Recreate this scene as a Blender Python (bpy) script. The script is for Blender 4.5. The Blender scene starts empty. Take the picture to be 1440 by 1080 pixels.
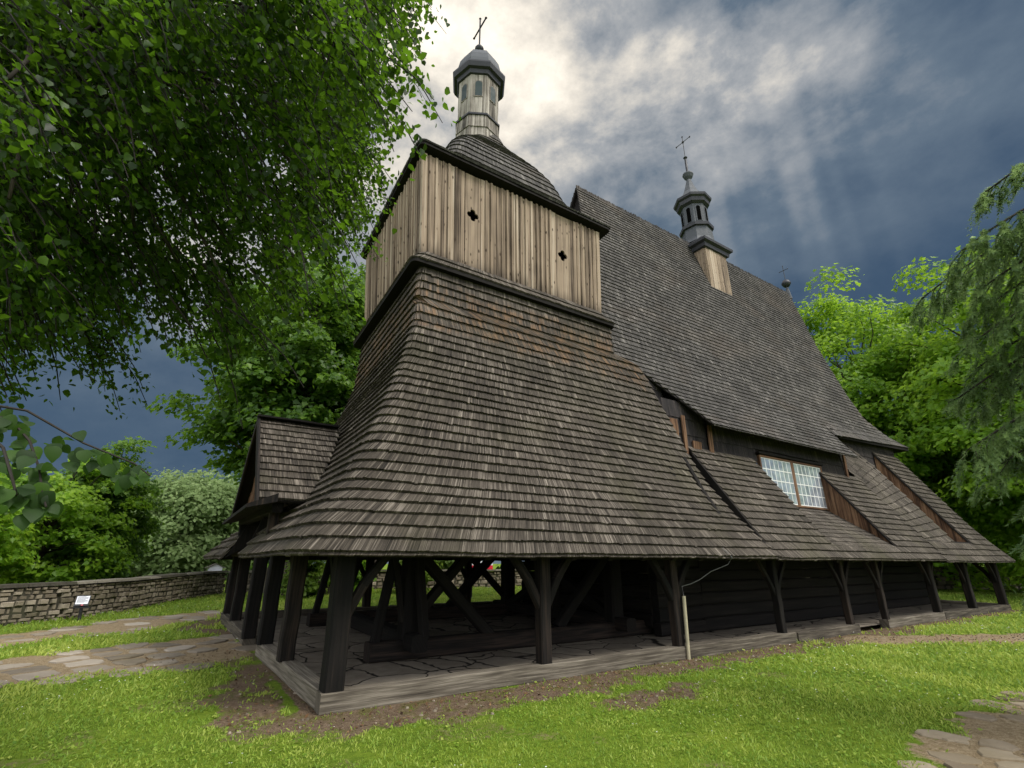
import bpy, math, random
import numpy as np
from mathutils import Vector

# ---------------------------------------------------------------- camera, world, sun, exposure
SC = bpy.context.scene
COL = SC.collection
cam_d = bpy.data.cameras.new("camera"); cam = bpy.data.objects.new("camera", cam_d); COL.objects.link(cam)
cam_d.sensor_width = 36.0; cam_d.lens = 17.37; cam_d.clip_end = 2000; cam_d.clip_start = 0.05
cam.location = (-1.886, -7.259, 1.748)
_y, _p = math.radians(56.931), math.radians(19.924)
_fw = Vector((math.cos(_y)*math.cos(_p), math.sin(_y)*math.cos(_p), math.sin(_p)))
cam.rotation_euler = _fw.to_track_quat('-Z', 'Y').to_euler()
SC.camera = cam
SC.view_settings.view_transform = 'Standard'; SC.view_settings.look = 'None'
SC.view_settings.exposure = 0.62; SC.view_settings.gamma = 1.0
SC.cycles.max_bounces = 4; SC.cycles.diffuse_bounces = 2; SC.cycles.glossy_bounces = 2
SC.cycles.transmission_bounces = 4; SC.cycles.transparent_max_bounces = 6
SC.cycles.use_denoising = True; SC.cycles.use_adaptive_sampling = True; SC.cycles.adaptive_threshold = .02

SUN_AZ, SUN_EL = -60.0, 52.0        # direction towards the sun (azimuth from +x, elevation)
sun_d = bpy.data.lights.new("sun", 'SUN'); sun = bpy.data.objects.new("sun", sun_d); COL.objects.link(sun)
sun_d.energy = 2.1; sun_d.angle = math.radians(20); sun_d.color = (1.0, 0.95, 0.86)
_sd = Vector((math.cos(math.radians(SUN_AZ))*math.cos(math.radians(SUN_EL)), math.sin(math.radians(SUN_AZ))*math.cos(math.radians(SUN_EL)), math.sin(math.radians(SUN_EL))))
sun.rotation_euler = _sd.to_track_quat('Z', 'Y').to_euler(); sun.location = (0, -30, 40)

world = bpy.data.worlds.new("World"); SC.world = world; world.use_nodes = True

class NT:
    """small node-tree helper"""
    def __init__(s, tree): s.t = tree; s.n = tree.nodes; s.n.clear()
    def new(s, typ, **kw):
        nd = s.n.new(typ)
        for k, v in kw.items(): setattr(nd, k, v)
        return nd
    def set(s, sock, v):
        if isinstance(v, bpy.types.NodeSocket): s.t.links.new(v, sock)
        elif isinstance(v, (tuple, list)) and sock.type == 'RGBA' and len(v) == 3: sock.default_value = (*v, 1)
        else: sock.default_value = v
    def math(s, op, a, b=0.0, c=0.0, clamp=False):
        nd = s.new('ShaderNodeMath', operation=op, use_clamp=clamp)
        s.set(nd.inputs[0], a); s.set(nd.inputs[1], b); s.set(nd.inputs[2], c)
        return nd.outputs[0]
    def noise(s, vec, scale, detail=4, rough=.55, dist=0., col=False):
        nd = s.new('ShaderNodeTexNoise'); s.set(nd.inputs['Vector'], vec)
        s.set(nd.inputs['Scale'], scale); s.set(nd.inputs['Detail'], detail); s.set(nd.inputs['Roughness'], rough); s.set(nd.inputs['Distortion'], dist)
        return nd.outputs['Color' if col else 'Fac']
    def map(s, v, a, b, c=0., d=1., smooth=False):
        nd = s.new('ShaderNodeMapRange', interpolation_type='SMOOTHSTEP' if smooth else 'LINEAR')
        for i, q in enumerate((v, a, b, c, d)): s.set(nd.inputs[i], q)
        return nd.outputs[0]
    def mix(s, f, a, b, mode='MIX'):
        nd = s.new('ShaderNodeMix', data_type='RGBA', blend_type=mode)
        s.set(nd.inputs[0], f); s.set(nd.inputs[6], a); s.set(nd.inputs[7], b)
        return nd.outputs[2]
    def vmul(s, v, k):
        nd = s.new('ShaderNodeVectorMath', operation='MULTIPLY'); s.set(nd.inputs[0], v); nd.inputs[1].default_value = k
        return nd.outputs[0]
    def attr(s, name, out='Fac'):
        nd = s.new('ShaderNodeAttribute'); nd.attribute_name = name; return nd.outputs[out]
    def obj(s): return s.new('ShaderNodeTexCoord').outputs['Object']
    def ramp(s, f, stops):
        nd = s.new('ShaderNodeValToRGB'); cr = nd.color_ramp
        while len(cr.elements) < len(stops): cr.elements.new(.5)
        for e, (p, c) in zip(cr.elements, stops): e.position = p; e.color = (*c, 1)
        s.set(nd.inputs[0], f); return nd.outputs[0]
    def bump(s, h, strength=.4, dist=.02):
        nd = s.new('ShaderNodeBump'); nd.inputs['Strength'].default_value = strength; nd.inputs['Distance'].default_value = dist
        s.set(nd.inputs['Height'], h); return nd.outputs[0]

def build_world():
    w = NT(world.node_tree)
    d = w.new('ShaderNodeTexCoord').outputs['Generated']
    sep = w.new('ShaderNodeSeparateXYZ'); w.set(sep.inputs[0], d)
    R2D = 180/math.pi
    az0 = w.math('MULTIPLY', w.math('ARCTAN2', sep.outputs[1], sep.outputs[0]), R2D)
    el0 = w.math('MULTIPLY', w.math('ARCSINE', sep.outputs[2]), R2D)
    # cloud turbulence shifts the banks about
    nc = w.noise(d, 7.0, 4, .5, 0., col=True)
    nsep = w.new('ShaderNodeSeparateColor'); w.set(nsep.inputs[0], nc)
    az = w.math('ADD', az0, w.math('MULTIPLY', w.math('SUBTRACT', nsep.outputs[0], .5), 13))
    el = w.math('ADD', el0, w.math('MULTIPLY', w.math('SUBTRACT', nsep.outputs[1], .5), 9))
    tot = None; els = [e for e, _ in SKY]; u = w.map(az, -10., 120.)
    for k, (e, vals) in enumerate(SKY):      # bands of cloud: brightness by azimuth, blended over elevation
        r = w.new('ShaderNodeValToRGB'); r.color_ramp.interpolation = 'B_SPLINE'; cr = r.color_ramp
        while len(cr.elements) < len(vals): cr.elements.new(.5)
        for q, v in enumerate(vals): cr.elements[q].position = q/(len(vals)-1); cr.elements[q].color = (v, v, v, 1)
        w.set(r.inputs[0], u)
        up = w.map(el, els[k-1], e, smooth=True) if k else 1.0
        dn = w.map(el, e, els[k+1], 1., 0., smooth=True) if k < len(SKY)-1 else 1.0
        v = w.math('MULTIPLY', w.math('MULTIPLY', r.outputs[0], up), dn); tot = v if tot is None else w.math('ADD', tot, v)
    fine = w.noise(w.vmul(d, (1., 1., 1.7)), 5.5, 10, .63, .1)
    mid = w.noise(w.vmul(d, (1., 1., 1.8)), 3.4, 4, .5, 0.)
    tex = w.math('ADD', w.math('MULTIPLY', w.math('SUBTRACT', fine, .5), 1.15), w.math('MULTIPLY', w.math('SUBTRACT', mid, .5), .7))
    b = w.math('ADD', tot, w.math('MULTIPLY', tex, w.map(tot, .1, .6, .12, 1.)))
    # slanting rays under the bright bank
    rn = w.new('ShaderNodeTexNoise', noise_dimensions='1D'); w.set(rn.inputs['W'], az0); rn.inputs['Scale'].default_value = .22; rn.inputs['Detail'].default_value = 1
    xx = w.math('DIVIDE', w.math('SUBTRACT', az0, 22.), 10.); yy = w.math('DIVIDE', w.math('SUBTRACT', el0, 35.), 9.)
    rm = w.math('EXPONENT', w.math('MULTIPLY', w.math('ADD', w.math('MULTIPLY', xx, xx), w.math('MULTIPLY', yy, yy)), -1.))
    rays = w.math('MULTIPLY', w.math('MULTIPLY', w.map(rn.outputs['Fac'], .40, .68, smooth=True), rm), .17)
    b = w.math('ADD', b, rays)
    colr = w.ramp(b, [(0., (.016, .031, .056)), (.12, (.029, .054, .092)), (.30, (.085, .116, .152)), (.52, (.265, .275, .285)), (.72, (.56, .52, .455)), (.95, (.86, .79, .675))])
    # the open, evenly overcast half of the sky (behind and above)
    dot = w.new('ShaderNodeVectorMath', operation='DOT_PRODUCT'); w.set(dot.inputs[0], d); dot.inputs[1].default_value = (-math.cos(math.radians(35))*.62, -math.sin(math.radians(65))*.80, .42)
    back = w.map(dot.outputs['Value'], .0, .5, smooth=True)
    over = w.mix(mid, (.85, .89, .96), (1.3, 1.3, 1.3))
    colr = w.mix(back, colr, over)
    sky = w.new('ShaderNodeTexSky', sky_type='NISHITA'); sky.sun_disc = False
    sky.sun_elevation = math.radians(SUN_EL); sky.sun_rotation = math.radians(90 - SUN_AZ)
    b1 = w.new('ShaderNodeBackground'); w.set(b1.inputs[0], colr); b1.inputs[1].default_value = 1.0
    b2 = w.new('ShaderNodeBackground'); w.set(b2.inputs[0], sky.outputs[0]); b2.inputs[1].default_value = .07
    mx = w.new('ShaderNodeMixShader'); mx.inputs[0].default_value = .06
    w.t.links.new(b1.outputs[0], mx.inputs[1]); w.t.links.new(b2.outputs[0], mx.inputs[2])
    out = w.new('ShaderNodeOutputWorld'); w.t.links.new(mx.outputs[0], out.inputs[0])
# cloud brightness: (elevation, values from azimuth -10 to 120 degrees)
SKY = [(2, [0.09, 0.09, 0.09, 0.09, 0.1, 0.1, 0.13, 0.21, 0.24, 0.29, 0.3, 0.29, 0.26, 0.24, 0.24, 0.23]),
       (10, [0.08, 0.07, 0.07, 0.09, 0.1, 0.1, 0.13, 0.17, 0.19, 0.17, 0.19, 0.18, 0.13, 0.13, 0.15, 0.16]),
       (18, [0.08, 0.07, 0.07, 0.08, 0.1, 0.12, 0.14, 0.19, 0.22, 0.18, 0.18, 0.18, 0.15, 0.23, 0.33, 0.37]),
       (25, [0.1, 0.1, 0.1, 0.11, 0.14, 0.17, 0.19, 0.28, 0.37, 0.45, 0.44, 0.43, 0.44, 0.43, 0.47, 0.5]),
       (31, [0.19, 0.18, 0.17, 0.19, 0.23, 0.25, 0.32, 0.34, 0.46, 0.49, 0.48, 0.47, 0.53, 0.57, 0.56, 0.56]),
       (36, [0.17, 0.2, 0.24, 0.28, 0.28, 0.3, 0.35, 0.38, 0.45, 0.53, 0.54, 0.56, 0.56, 0.57, 0.59, 0.6]),
       (40.5, [0.09, 0.15, 0.27, 0.39, 0.41, 0.41, 0.44, 0.45, 0.53, 0.58, 0.58, 0.59, 0.57, 0.55, 0.56, 0.58]),
       (45, [0.09, 0.16, 0.35, 0.57, 0.59, 0.57, 0.63, 0.61, 0.59, 0.66, 0.7, 0.67, 0.57, 0.55, 0.56, 0.57]),
       (50, [0.04, 0.06, 0.2, 0.43, 0.62, 0.71, 0.75, 0.79, 0.82, 0.84, 0.82, 0.76, 0.69, 0.63, 0.63, 0.63]),
       (56, [0.06, 0.06, 0.07, 0.08, 0.17, 0.33, 0.61, 0.81, 0.83, 0.82, 0.81, 0.77, 0.73, 0.67, 0.63, 0.63]),
       (64, [0.06, 0.06, 0.07, 0.08, 0.17, 0.33, 0.61, 0.68, 0.68, 0.69, 0.7, 0.72, 0.73, 0.73, 0.73, 0.75])]
build_world()
rng = np.random.default_rng(11)
random.seed(5)

# ---------------------------------------------------------------- mesh helpers
def tagp(o, label=None, cat=None, group=None, kind=None):
    if label: o['label'] = label
    if cat: o['category'] = cat
    if group: o['group'] = group
    if kind: o['kind'] = kind
    return o
def empty(name, loc=(0, 0, 0)):
    o = bpy.data.objects.new(name, None); COL.objects.link(o); o.location = loc; o.empty_display_size = .3; return o
def link(name, me, mat, parent=None):
    o = bpy.data.objects.new(name, me); COL.objects.link(o)
    if mat: me.materials.append(mat)
    if parent:
        o.parent = parent
        if parent.parent is None: o.location = -parent.location if parent.type == 'EMPTY' else (0, 0, 0)
    return o
def fast_mesh(name, V, F, mat, parent=None, smooth=False, **attrs):
    """V (n,3); F (m,k) all polygons with k corners"""
    V = np.asarray(V, np.float32); F = np.asarray(F, np.int32); m, k = F.shape
    me = bpy.data.meshes.new(name)
    me.vertices.add(len(V)); me.vertices.foreach_set('co', V.ravel())
    me.loops.add(m*k); me.loops.foreach_set('vertex_index', F.ravel())
    me.polygons.add(m); me.polygons.foreach_set('loop_start', np.arange(0, m*k, k, dtype=np.int32))
    me.polygons.foreach_set('loop_total', np.full(m, k, np.int32))
    if smooth: me.polygons.foreach_set('use_smooth', np.ones(m, bool))
    for n, a in attrs.items():
        a = np.asarray(a, np.float32)
        if a.ndim == 1: me.attributes.new(n, 'FLOAT', 'POINT').data.foreach_set('value', a)
        else: me.attributes.new(n, 'FLOAT_VECTOR', 'POINT').data.foreach_set('vector', a.ravel())
    me.update(calc_edges=True); me.validate()
    return link(name, me, mat, parent)

class MB:
    """collects polygons; every vertex carries a tint and a grain coordinate"""
    def __init__(s): s.v = []; s.f = []; s.t = []; s.g = []
    def add(s, verts, faces, tint=.5, grain=None):
        b = len(s.v); s.v += [tuple(map(float, q)) for q in verts]; s.f += [tuple(b+i for i in f) for f in faces]
        s.t += [tint]*len(verts)
        s.g += [tuple(map(float, q)) for q in (verts if grain is None else grain)]
    def build(s, name, mat, parent=None, smooth=False):
        me = bpy.data.meshes.new(name); me.from_pydata(s.v, [], s.f)
        me.attributes.new('tint', 'FLOAT', 'POINT').data.foreach_set('value', np.array(s.t, np.float32))
        me.attributes.new('grain', 'FLOAT_VECTOR', 'POINT').data.foreach_set('vector', np.array(s.g, np.float32).ravel())
        if smooth: me.polygons.foreach_set('use_smooth', np.ones(len(me.polygons), bool))
        me.update(); return link(name, me, mat, parent)
    def box(s, p0, p1, tint=.5):
        (a, b, c), (d, e, f) = p0, p1
        v = [(a,b,c),(d,b,c),(d,e,c),(a,e,c),(a,b,f),(d,b,f),(d,e,f),(a,e,f)]
        s.add(v, BOXF, tint)
    def hexa(s, v, tint=.5, grain=None): s.add(v, BOXF, tint, grain)
    def beam(s, p0, p1, w, h, up=(0, 0, 1), tint=None, taper=1., seg=4, jit=.006, bev=.12):
        """hewn timber: chamfered section, slightly wavy"""
        p0 = np.array(p0, float); p1 = np.array(p1, float); d = p1-p0; L = np.linalg.norm(d); d /= L
        u = np.array(up, float); sd = np.cross(d, u)
        if np.linalg.norm(sd) < 1e-3: sd = np.cross(d, (1, 0, 0))
        sd /= np.linalg.norm(sd); u = np.cross(sd, d)
        b = bev; sec = [(-.5, -.5+b), (-.5, .5-b), (-.5+b, .5), (.5-b, .5), (.5, .5-b), (.5, -.5+b), (.5-b, -.5), (-.5+b, -.5)]
        vs = []; gs = []; n = max(1, seg); off = random.random()*50
        for i in range(n+1):
            t = i/n; k = 1+(taper-1)*t
            wob = (0, 0) if i in (0, n) else (random.uniform(-jit, jit), random.uniform(-jit, jit))
            for a, c in sec:
                q = p0+d*L*t+sd*(a*w*k+wob[0])+u*(c*h*k+wob[1]); vs.append(q); gs.append((a*w+c*h*.7+off, L*t, off))
        fs = []
        for i in range(n):
            for j in range(8):
                a = i*8+j; c = i*8+(j+1) % 8; fs.append((a, c, c+8, a+8))
        fs.append(tuple(range(8))[::-1] if False else tuple(range(8))); fs.append(tuple(n*8+j for j in range(8))[::-1])
        s.add(vs, fs, random.random() if tint is None else tint, gs)
    def tube(s, pts, rad, n=8, tint=.5):
        pts = [np.array(p, float) for p in pts]; rs = rad if hasattr(rad, '__len__') else [rad]*len(pts)
        vs = []; gs = []
        for i, p in enumerate(pts):
            d = pts[min(i+1, len(pts)-1)]-pts[max(i-1, 0)]; d /= np.linalg.norm(d)+1e-9
            a = np.cross(d, (0, 0, 1) if abs(d[2]) < .9 else (1, 0, 0)); a /= np.linalg.norm(a); b = np.cross(d, a)
            for j in range(n):
                t = 2*math.pi*j/n; vs.append(p+rs[i]*(math.cos(t)*a+math.sin(t)*b)); gs.append((t*rs[i], i*.3, rs[i]))
        fs = [(i*n+j, i*n+(j+1) % n, (i+1)*n+(j+1) % n, (i+1)*n+j) for i in range(len(pts)-1) for j in range(n)]
        fs += [tuple(range(n))[::-1], tuple((len(pts)-1)*n+j for j in range(n))]
        s.add(vs, fs, tint, gs)
    def lathe(s, cx, cy, prof, n=8, rot=0., tint=.5, cap=True):
        """polygonal turning: prof = [(radius, z)...] from bottom to top"""
        vs = []; gs = []
        for i, (r, z) in enumerate(prof):
            for j in range(n):
                t = rot+2*math.pi*j/n; vs.append((cx+r*math.cos(t), cy+r*math.sin(t), z)); gs.append((j*.77*.6, z, i))
        fs = [(i*n+j, i*n+(j+1) % n, (i+1)*n+(j+1) % n, (i+1)*n+j) for i in range(len(prof)-1) for j in range(n)]
        if cap: fs += [tuple(range(n))[::-1], tuple((len(prof)-1)*n+j for j in range(n))]
        s.add(vs, fs, tint, gs)
BOXF = [(0, 3, 2, 1), (4, 5, 6, 7), (0, 1, 5, 4), (1, 2, 6, 5), (2, 3, 7, 6), (3, 0, 4, 7)]

# value noise for masks, lawns and terrain
_tab = rng.random((256, 256))
def vnoise(x, y):
    x = np.asarray(x, float); y = np.asarray(y, float)
    xi = np.floor(x).astype(int); yi = np.floor(y).astype(int); fx = x-xi; fy = y-yi
    fx = fx*fx*(3-2*fx); fy = fy*fy*(3-2*fy)
    g = lambda a, b: _tab[a % 256, b % 256]
    return (g(xi, yi)*(1-fx)+g(xi+1, yi)*fx)*(1-fy)+(g(xi, yi+1)*(1-fx)+g(xi+1, yi+1)*fx)*fy
def fbm(x, y, o=4):
    s = 0; a = .5; t = 0
    for k in range(o): s = s+a*vnoise(x*2**k+17.3*k, y*2**k+5.1*k); t += a; a *= .5
    return s/t

# ---------------------------------------------------------------- materials
def principled(nt, col, rough=.8, bump=None, spec=.3, **kw):
    p = nt.new('ShaderNodeBsdfPrincipled'); nt.set(p.inputs['Base Color'], col); nt.set(p.inputs['Roughness'], rough)
    p.inputs['Specular IOR Level'].default_value = spec
    if bump is not None: nt.set(p.inputs['Normal'], bump)
    for k, v in kw.items(): nt.set(p.inputs[k], v)
    o = nt.new('ShaderNodeOutputMaterial'); nt.t.links.new(p.outputs[0], o.inputs[0]); return p
def mat(name):
    m = bpy.data.materials.new(name); m.use_nodes = True; return m, NT(m.node_tree)

def wood(name, dark, mid_, light, streak=(38., 1.6, 1.), rough=.85, patch=None, blotch=.5, spec=.25, amp=1.5):
    """weathered wood: grain runs along the second grain coordinate"""
    m, n = mat(name); g = n.attr('grain', 'Vector'); t = n.attr('tint'); ob = n.obj()
    st = n.noise(n.vmul(g, streak), 1.0, 3, .6)
    fine = n.noise(n.vmul(g, (streak[0]*4, streak[1]*2, 1.)), 1.0, 2, .5)
    bl = n.noise(ob, .9, 4, .6)
    f = n.math('ADD', n.math('MULTIPLY', t, .42), n.math('ADD', n.math('MULTIPLY', n.math('SUBTRACT', st, .5), amp), n.math('ADD', n.math('MULTIPLY', n.math('SUBTRACT', fine, .5), .5), n.math('MULTIPLY', n.math('SUBTRACT', bl, .25), blotch))))
    c = n.ramp(f, [(.0, dark), (.38, mid_), (.85, light)])
    if patch: c = patch(n, c, ob, st, t)
    principled(n, c, rough, n.bump(n.math('ADD', st, fine), .35, .01), spec)
    return m

def patch_tower(n, c, ob, st, t):
    sp = n.new('ShaderNodeSeparateXYZ'); n.set(sp.inputs[0], ob); z = sp.outputs[2]
    zz = n.math('ADD', z, n.math('MULTIPLY', n.math('SUBTRACT', n.noise(ob, 2.2, 4, .6), .5), .9))
    fresh = n.math('MULTIPLY', n.map(zz, 6.35, 6.75, smooth=True), n.map(zz, 7.5, 7.95, 1., 0., smooth=True))
    fr = n.math('MULTIPLY', fresh, n.map(n.math('ADD', n.noise(n.vmul(ob, (2.2, 2.2, 3.)), 1., 4, .65), n.math('ADD', n.math('MULTIPLY', n.math('SUBTRACT', t, .5), .8), n.math('MULTIPLY', n.math('SUBTRACT', st, .5), .7))), .42, .70, .0, .9))
    c = n.mix(fr, c, n.mix(st, (.055, .029, .016), (.27, .17, .10)))
    moss = n.math('MULTIPLY', n.map(n.noise(ob, .55, 5, .65), .50, .72), n.map(z, 1.9, 7., .55, .25))
    return n.mix(moss, c, (.062, .058, .030))
def patch_nave(n, c, ob, st, t):
    b = n.map(n.noise(n.vmul(ob, (.35, .8, .8)), 1., 4, .6), .52, .75)
    return n.mix(n.math('MULTIPLY', b, .2), c, (.175, .125, .088))
def patch_board(n, c, ob, st, t):
    sp = n.new('ShaderNodeSeparateXYZ'); n.set(sp.inputs[0], ob); z = sp.outputs[2]
    w = n.math('MULTIPLY', n.noise(n.vmul(ob, (5., 5., .35)), 1., 3), 1.0)
    low = n.map(n.math('SUBTRACT', z, w), 7.95, 8.55, 1., 0., smooth=True)       # rot creeping up from the wet lower ends
    c = n.mix(n.math('MULTIPLY', low, .7), c, (.028, .021, .017))
    kn = n.new('ShaderNodeTexVoronoi'); n.set(kn.inputs['Vector'], n.vmul(n.attr('grain', 'Vector'), (7.5, 3.0, 3.))); kn.inputs['Scale'].default_value = 1.
    k = n.map(kn.outputs['Distance'], .09, .20, 1., 0., smooth=True)
    c = n.mix(n.math('MULTIPLY', k, .9), c, (.03, .016, .008))
    stn = n.map(n.noise(n.vmul(ob, (7., 7., .45)), 1., 4, .6), .60, .78)
    return n.mix(n.math('MULTIPLY', stn, .65), c, (.07, .055, .045))

M = {}
M['shingle_tower'] = wood('old_shingle_brown', (.0105, .0088, .0068), (.064, .053, .042), (.32, .28, .235), (42., .8, 1.), patch=patch_tower)
M['shingle_nave'] = wood('old_shingle_grey', (.011, .0102, .0098), (.063, .058, .054), (.29, .268, .248), (42., .8, 1.), patch=patch_nave)
M['shingle_wall'] = wood('tarred_shingle', (.008, .007, .008), (.026, .022, .023), (.10, .08, .07), (34., 1.2, 1.))
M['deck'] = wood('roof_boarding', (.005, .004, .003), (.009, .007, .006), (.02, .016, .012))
M['belfry'] = wood('larch_boarding', (.055, .038, .027), (.335, .255, .185), (.57, .485, .39), (11., .3, 1.), patch=patch_board, blotch=.3, amp=.95)
M['brown'] = wood('bare_brown_board', (.016, .009, .005), (.092, .047, .026), (.24, .14, .08), (16., .6, 1.), blotch=.9)
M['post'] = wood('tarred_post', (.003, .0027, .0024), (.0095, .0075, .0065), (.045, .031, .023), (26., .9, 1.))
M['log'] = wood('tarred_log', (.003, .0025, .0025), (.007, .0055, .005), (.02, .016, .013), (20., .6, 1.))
M['sill'] = wood('grey_sill_beam', (.028, .023, .018), (.105, .090, .070), (.27, .24, .195), (42., 1.1, 1.))
M['lantern'] = wood('bleached_lantern_board', (.026, .022, .019), (.195, .172, .148), (.47, .43, .385), (16., .45, 1.), blotch=.9)
def plain(name, c, rough=.5, metal=0., spec=.4, var=.25, sc=6.):
    m, n = mat(name); ob = n.obj(); f = n.noise(ob, sc, 4, .6)
    c2 = n.mix(f, tuple(x*(1-var) for x in c), tuple(min(1, x*(1+var)) for x in c))
    p = principled(n, c2, n.map(f, .3, .7, max(.05, rough-.12), min(1, rough+.12)), n.bump(f, .15, .01), spec); p.inputs['Metallic'].default_value = metal; return m
M['lead'] = plain('grey_sheet_metal', (.070, .077, .090), .65, 0.)
M['leaddark'] = plain('dark_sheet_metal', (.035, .036, .044), .5, .2)
M['iron'] = plain('black_iron', (.03, .03, .032), .5, .5)
M['green_shutter'] = plain('green_shutter', (.004, .022, .022), .6)
M['white_paint'] = plain('white_window_paint', (.72, .72, .70), .5, var=.1)
M['dark_void'] = plain('dark_interior', (.004, .004, .004), .95, spec=0.)
M['white_panel'] = plain('white_panel', (.74, .76, .82), .35, var=.06)
M['red_panel'] = plain('red_panel', (.62, .02, .05), .4)
M['conduit'] = plain('pale_conduit', (.42, .38, .26), .5, var=.35, sc=9.)
M['wire'] = plain('grey_wire', (.16, .16, .16), .5)
M['flesh_stone'] = None
m, n = mat('window_glass'); p = principled(n, (.62, .68, .76), .10, None, .9); p.inputs['Metallic'].default_value = .6; n.set(p.inputs['Normal'], n.bump(n.noise(n.obj(), 2.6, 2), .22, .06)); n.set(p.inputs['Base Color'], n.ramp(n.noise(n.obj(), 3.3, 3), [(.35, (.40, .46, .54)), (.6, (.72, .80, .92))])); M['glass'] = m  # pale blue tones painted into the panes in place of reflected sky
def stone_mat(name, cols, sc=3.):
    m, n = mat(name); ob = n.obj(); t = n.attr('tint'); f = n.noise(ob, sc*3, 6, .65); b = n.noise(ob, sc*.5, 3)
    c = n.ramp(n.math('ADD', n.math('MULTIPLY', t, .75), n.math('MULTIPLY', n.math('SUBTRACT', f, .4), .7)), [(0., cols[0]), (.45, cols[1]), (.9, cols[2])])
    c = n.mix(n.map(b, .52, .7, 0., .5), c, cols[3])
    principled(n, c, .9, n.bump(f, .6, .02), .2); return m
M['stone'] = stone_mat('field_stone', [(.10, .082, .06), (.215, .18, .135), (.38, .33, .26), (.13, .12, .075)])
M['coping'] = stone_mat('mossy_coping', [(.035, .032, .024), (.10, .09, .07), (.22, .20, .16), (.045, .05, .02)])
M['flag'] = stone_mat('flagstone', [(.13, .108, .08), (.235, .20, .157), (.36, .315, .26), (.19, .16, .10)], 1.5)
M['flag_brown'] = stone_mat('brown_flagstone', [(.13, .10, .07), (.215, .175, .125), (.32, .27, .20), (.17, .135, .075)], 1.5)
def floor_mat():
    m, n = mat('cracked_slab_floor'); ob = n.obj()
    wv = n.new('ShaderNodeVectorMath', operation='ADD'); n.set(wv.inputs[0], n.vmul(ob, (1., 1., 0.))); n.set(wv.inputs[1], n.vmul(n.noise(ob, 1.6, 3, .6, col=True), (.5, .5, 0.)))
    v = n.new('ShaderNodeTexVoronoi', feature='DISTANCE_TO_EDGE'); n.set(v.inputs['Vector'], wv.outputs[0]); v.inputs['Scale'].default_value = 1.25
    v2 = n.new('ShaderNodeTexVoronoi'); n.set(v2.inputs['Vector'], wv.outputs[0]); v2.inputs['Scale'].default_value = 1.25
    crack = n.map(v.outputs['Distance'], .010, .030, 1., 0., smooth=True)
    f = n.noise(ob, 5., 6, .62); cellv = n.new('ShaderNodeSeparateColor'); n.set(cellv.inputs[0], v2.outputs['Color'])
    c = n.ramp(n.math('ADD', n.math('MULTIPLY', f, .7), n.math('MULTIPLY', cellv.outputs[0], .3)), [(.2, (.11, .092, .073)), (.8, (.28, .245, .20))])
    c = n.mix(crack, c, (.012, .010, .008))
    h = n.math('SUBTRACT', n.math('MULTIPLY', f, .4), crack)
    principled(n, c, .85, n.bump(h, .7, .03), .2); return m
M['floor'] = floor_mat()
def ground_mat():
    m, n = mat('meadow_ground'); ob = n.obj(); d = n.attr('dirt'); pth = n.attr('path')
    f = n.noise(ob, 14., 6, .65); b = n.noise(ob, 1.1, 5, .6); f2 = n.noise(ob, 55., 3, .6)
    gr = n.ramp(n.math('ADD', n.math('MULTIPLY', f, .6), n.math('MULTIPLY', b, .4)), [(.3, (.06, .105, .010)), (.5, (.125, .195, .018)), (.7, (.22, .29, .030))])
    di = n.ramp(n.math('ADD', n.math('MULTIPLY', f2, .5), n.math('MULTIPLY', f, .5)), [(.3, (.058, .039, .026)), (.5, (.155, .110, .075)), (.72, (.31, .24, .165))])
    pa = n.ramp(n.math('ADD', n.math('MULTIPLY', f2, .5), n.math('MULTIPLY', f, .5)), [(.3, (.13, .095, .05)), (.5, (.27, .205, .125)), (.7, (.42, .35, .24))])
    moss = n.map(n.noise(ob, 2.6, 5, .65), .50, .62)
    di = n.mix(n.math('MULTIPLY', moss, .55), di, (.105, .115, .018))
    fac = n.math('ADD', d, n.math('MULTIPLY', n.math('SUBTRACT', f, .5), .8))
    c = n.mix(n.map(fac, .35, .65, smooth=True), gr, di)
    fp = n.math('ADD', pth, n.math('MULTIPLY', n.math('SUBTRACT', f, .5), .9))
    c = n.mix(n.map(fp, .35, .65, smooth=True), c, pa)
    principled(n, c, .95, n.bump(n.math('ADD', f, f2), .8, .04), .1); return m
M['ground'] = ground_mat()
def leaf_mat(name, lo, mid_, hi, trans=.45, rough=.45):
    m, n = mat(name); t = n.attr('tint')
    c = n.ramp(t, [(0., lo), (.5, mid_), (1., hi)])
    d = n.new('ShaderNodeBsdfPrincipled'); n.set(d.inputs['Base Color'], c); d.inputs['Roughness'].default_value = rough; d.inputs['Specular IOR Level'].default_value = .35
    tr = n.new('ShaderNodeBsdfTranslucent'); n.set(tr.inputs[0], n.mix(.5, c, tuple(min(1, x*2.2) for x in hi)))
    mx = n.new('ShaderNodeMixShader'); mx.inputs[0].default_value = trans
    n.t.links.new(d.outputs[0], mx.inputs[1]); n.t.links.new(tr.outputs[0], mx.inputs[2])
    o = n.new('ShaderNodeOutputMaterial'); n.t.links.new(mx.outputs[0], o.inputs[0]); return m
M['leaf_linden'] = leaf_mat('linden_leaf', (.005, .015, .002), (.018, .052, .003), (.11, .22, .011), .5)
M['leaf_near'] = leaf_mat('near_linden_leaf', (.010, .026, .006), (.024, .060, .010), (.07, .15, .016), .45, .6)
M['leaf_maple'] = leaf_mat('maple_leaf', (.055, .125, .010), (.14, .27, .020), (.28, .42, .035), .5)
M['leaf_dark'] = leaf_mat('dark_leaf', (.020, .052, .008), (.055, .125, .012), (.15, .265, .024), .45)
M['leaf_yellow'] = leaf_mat('yellow_green_leaf', (.065, .12, .018), (.14, .225, .030), (.26, .36, .06), .45)
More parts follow.
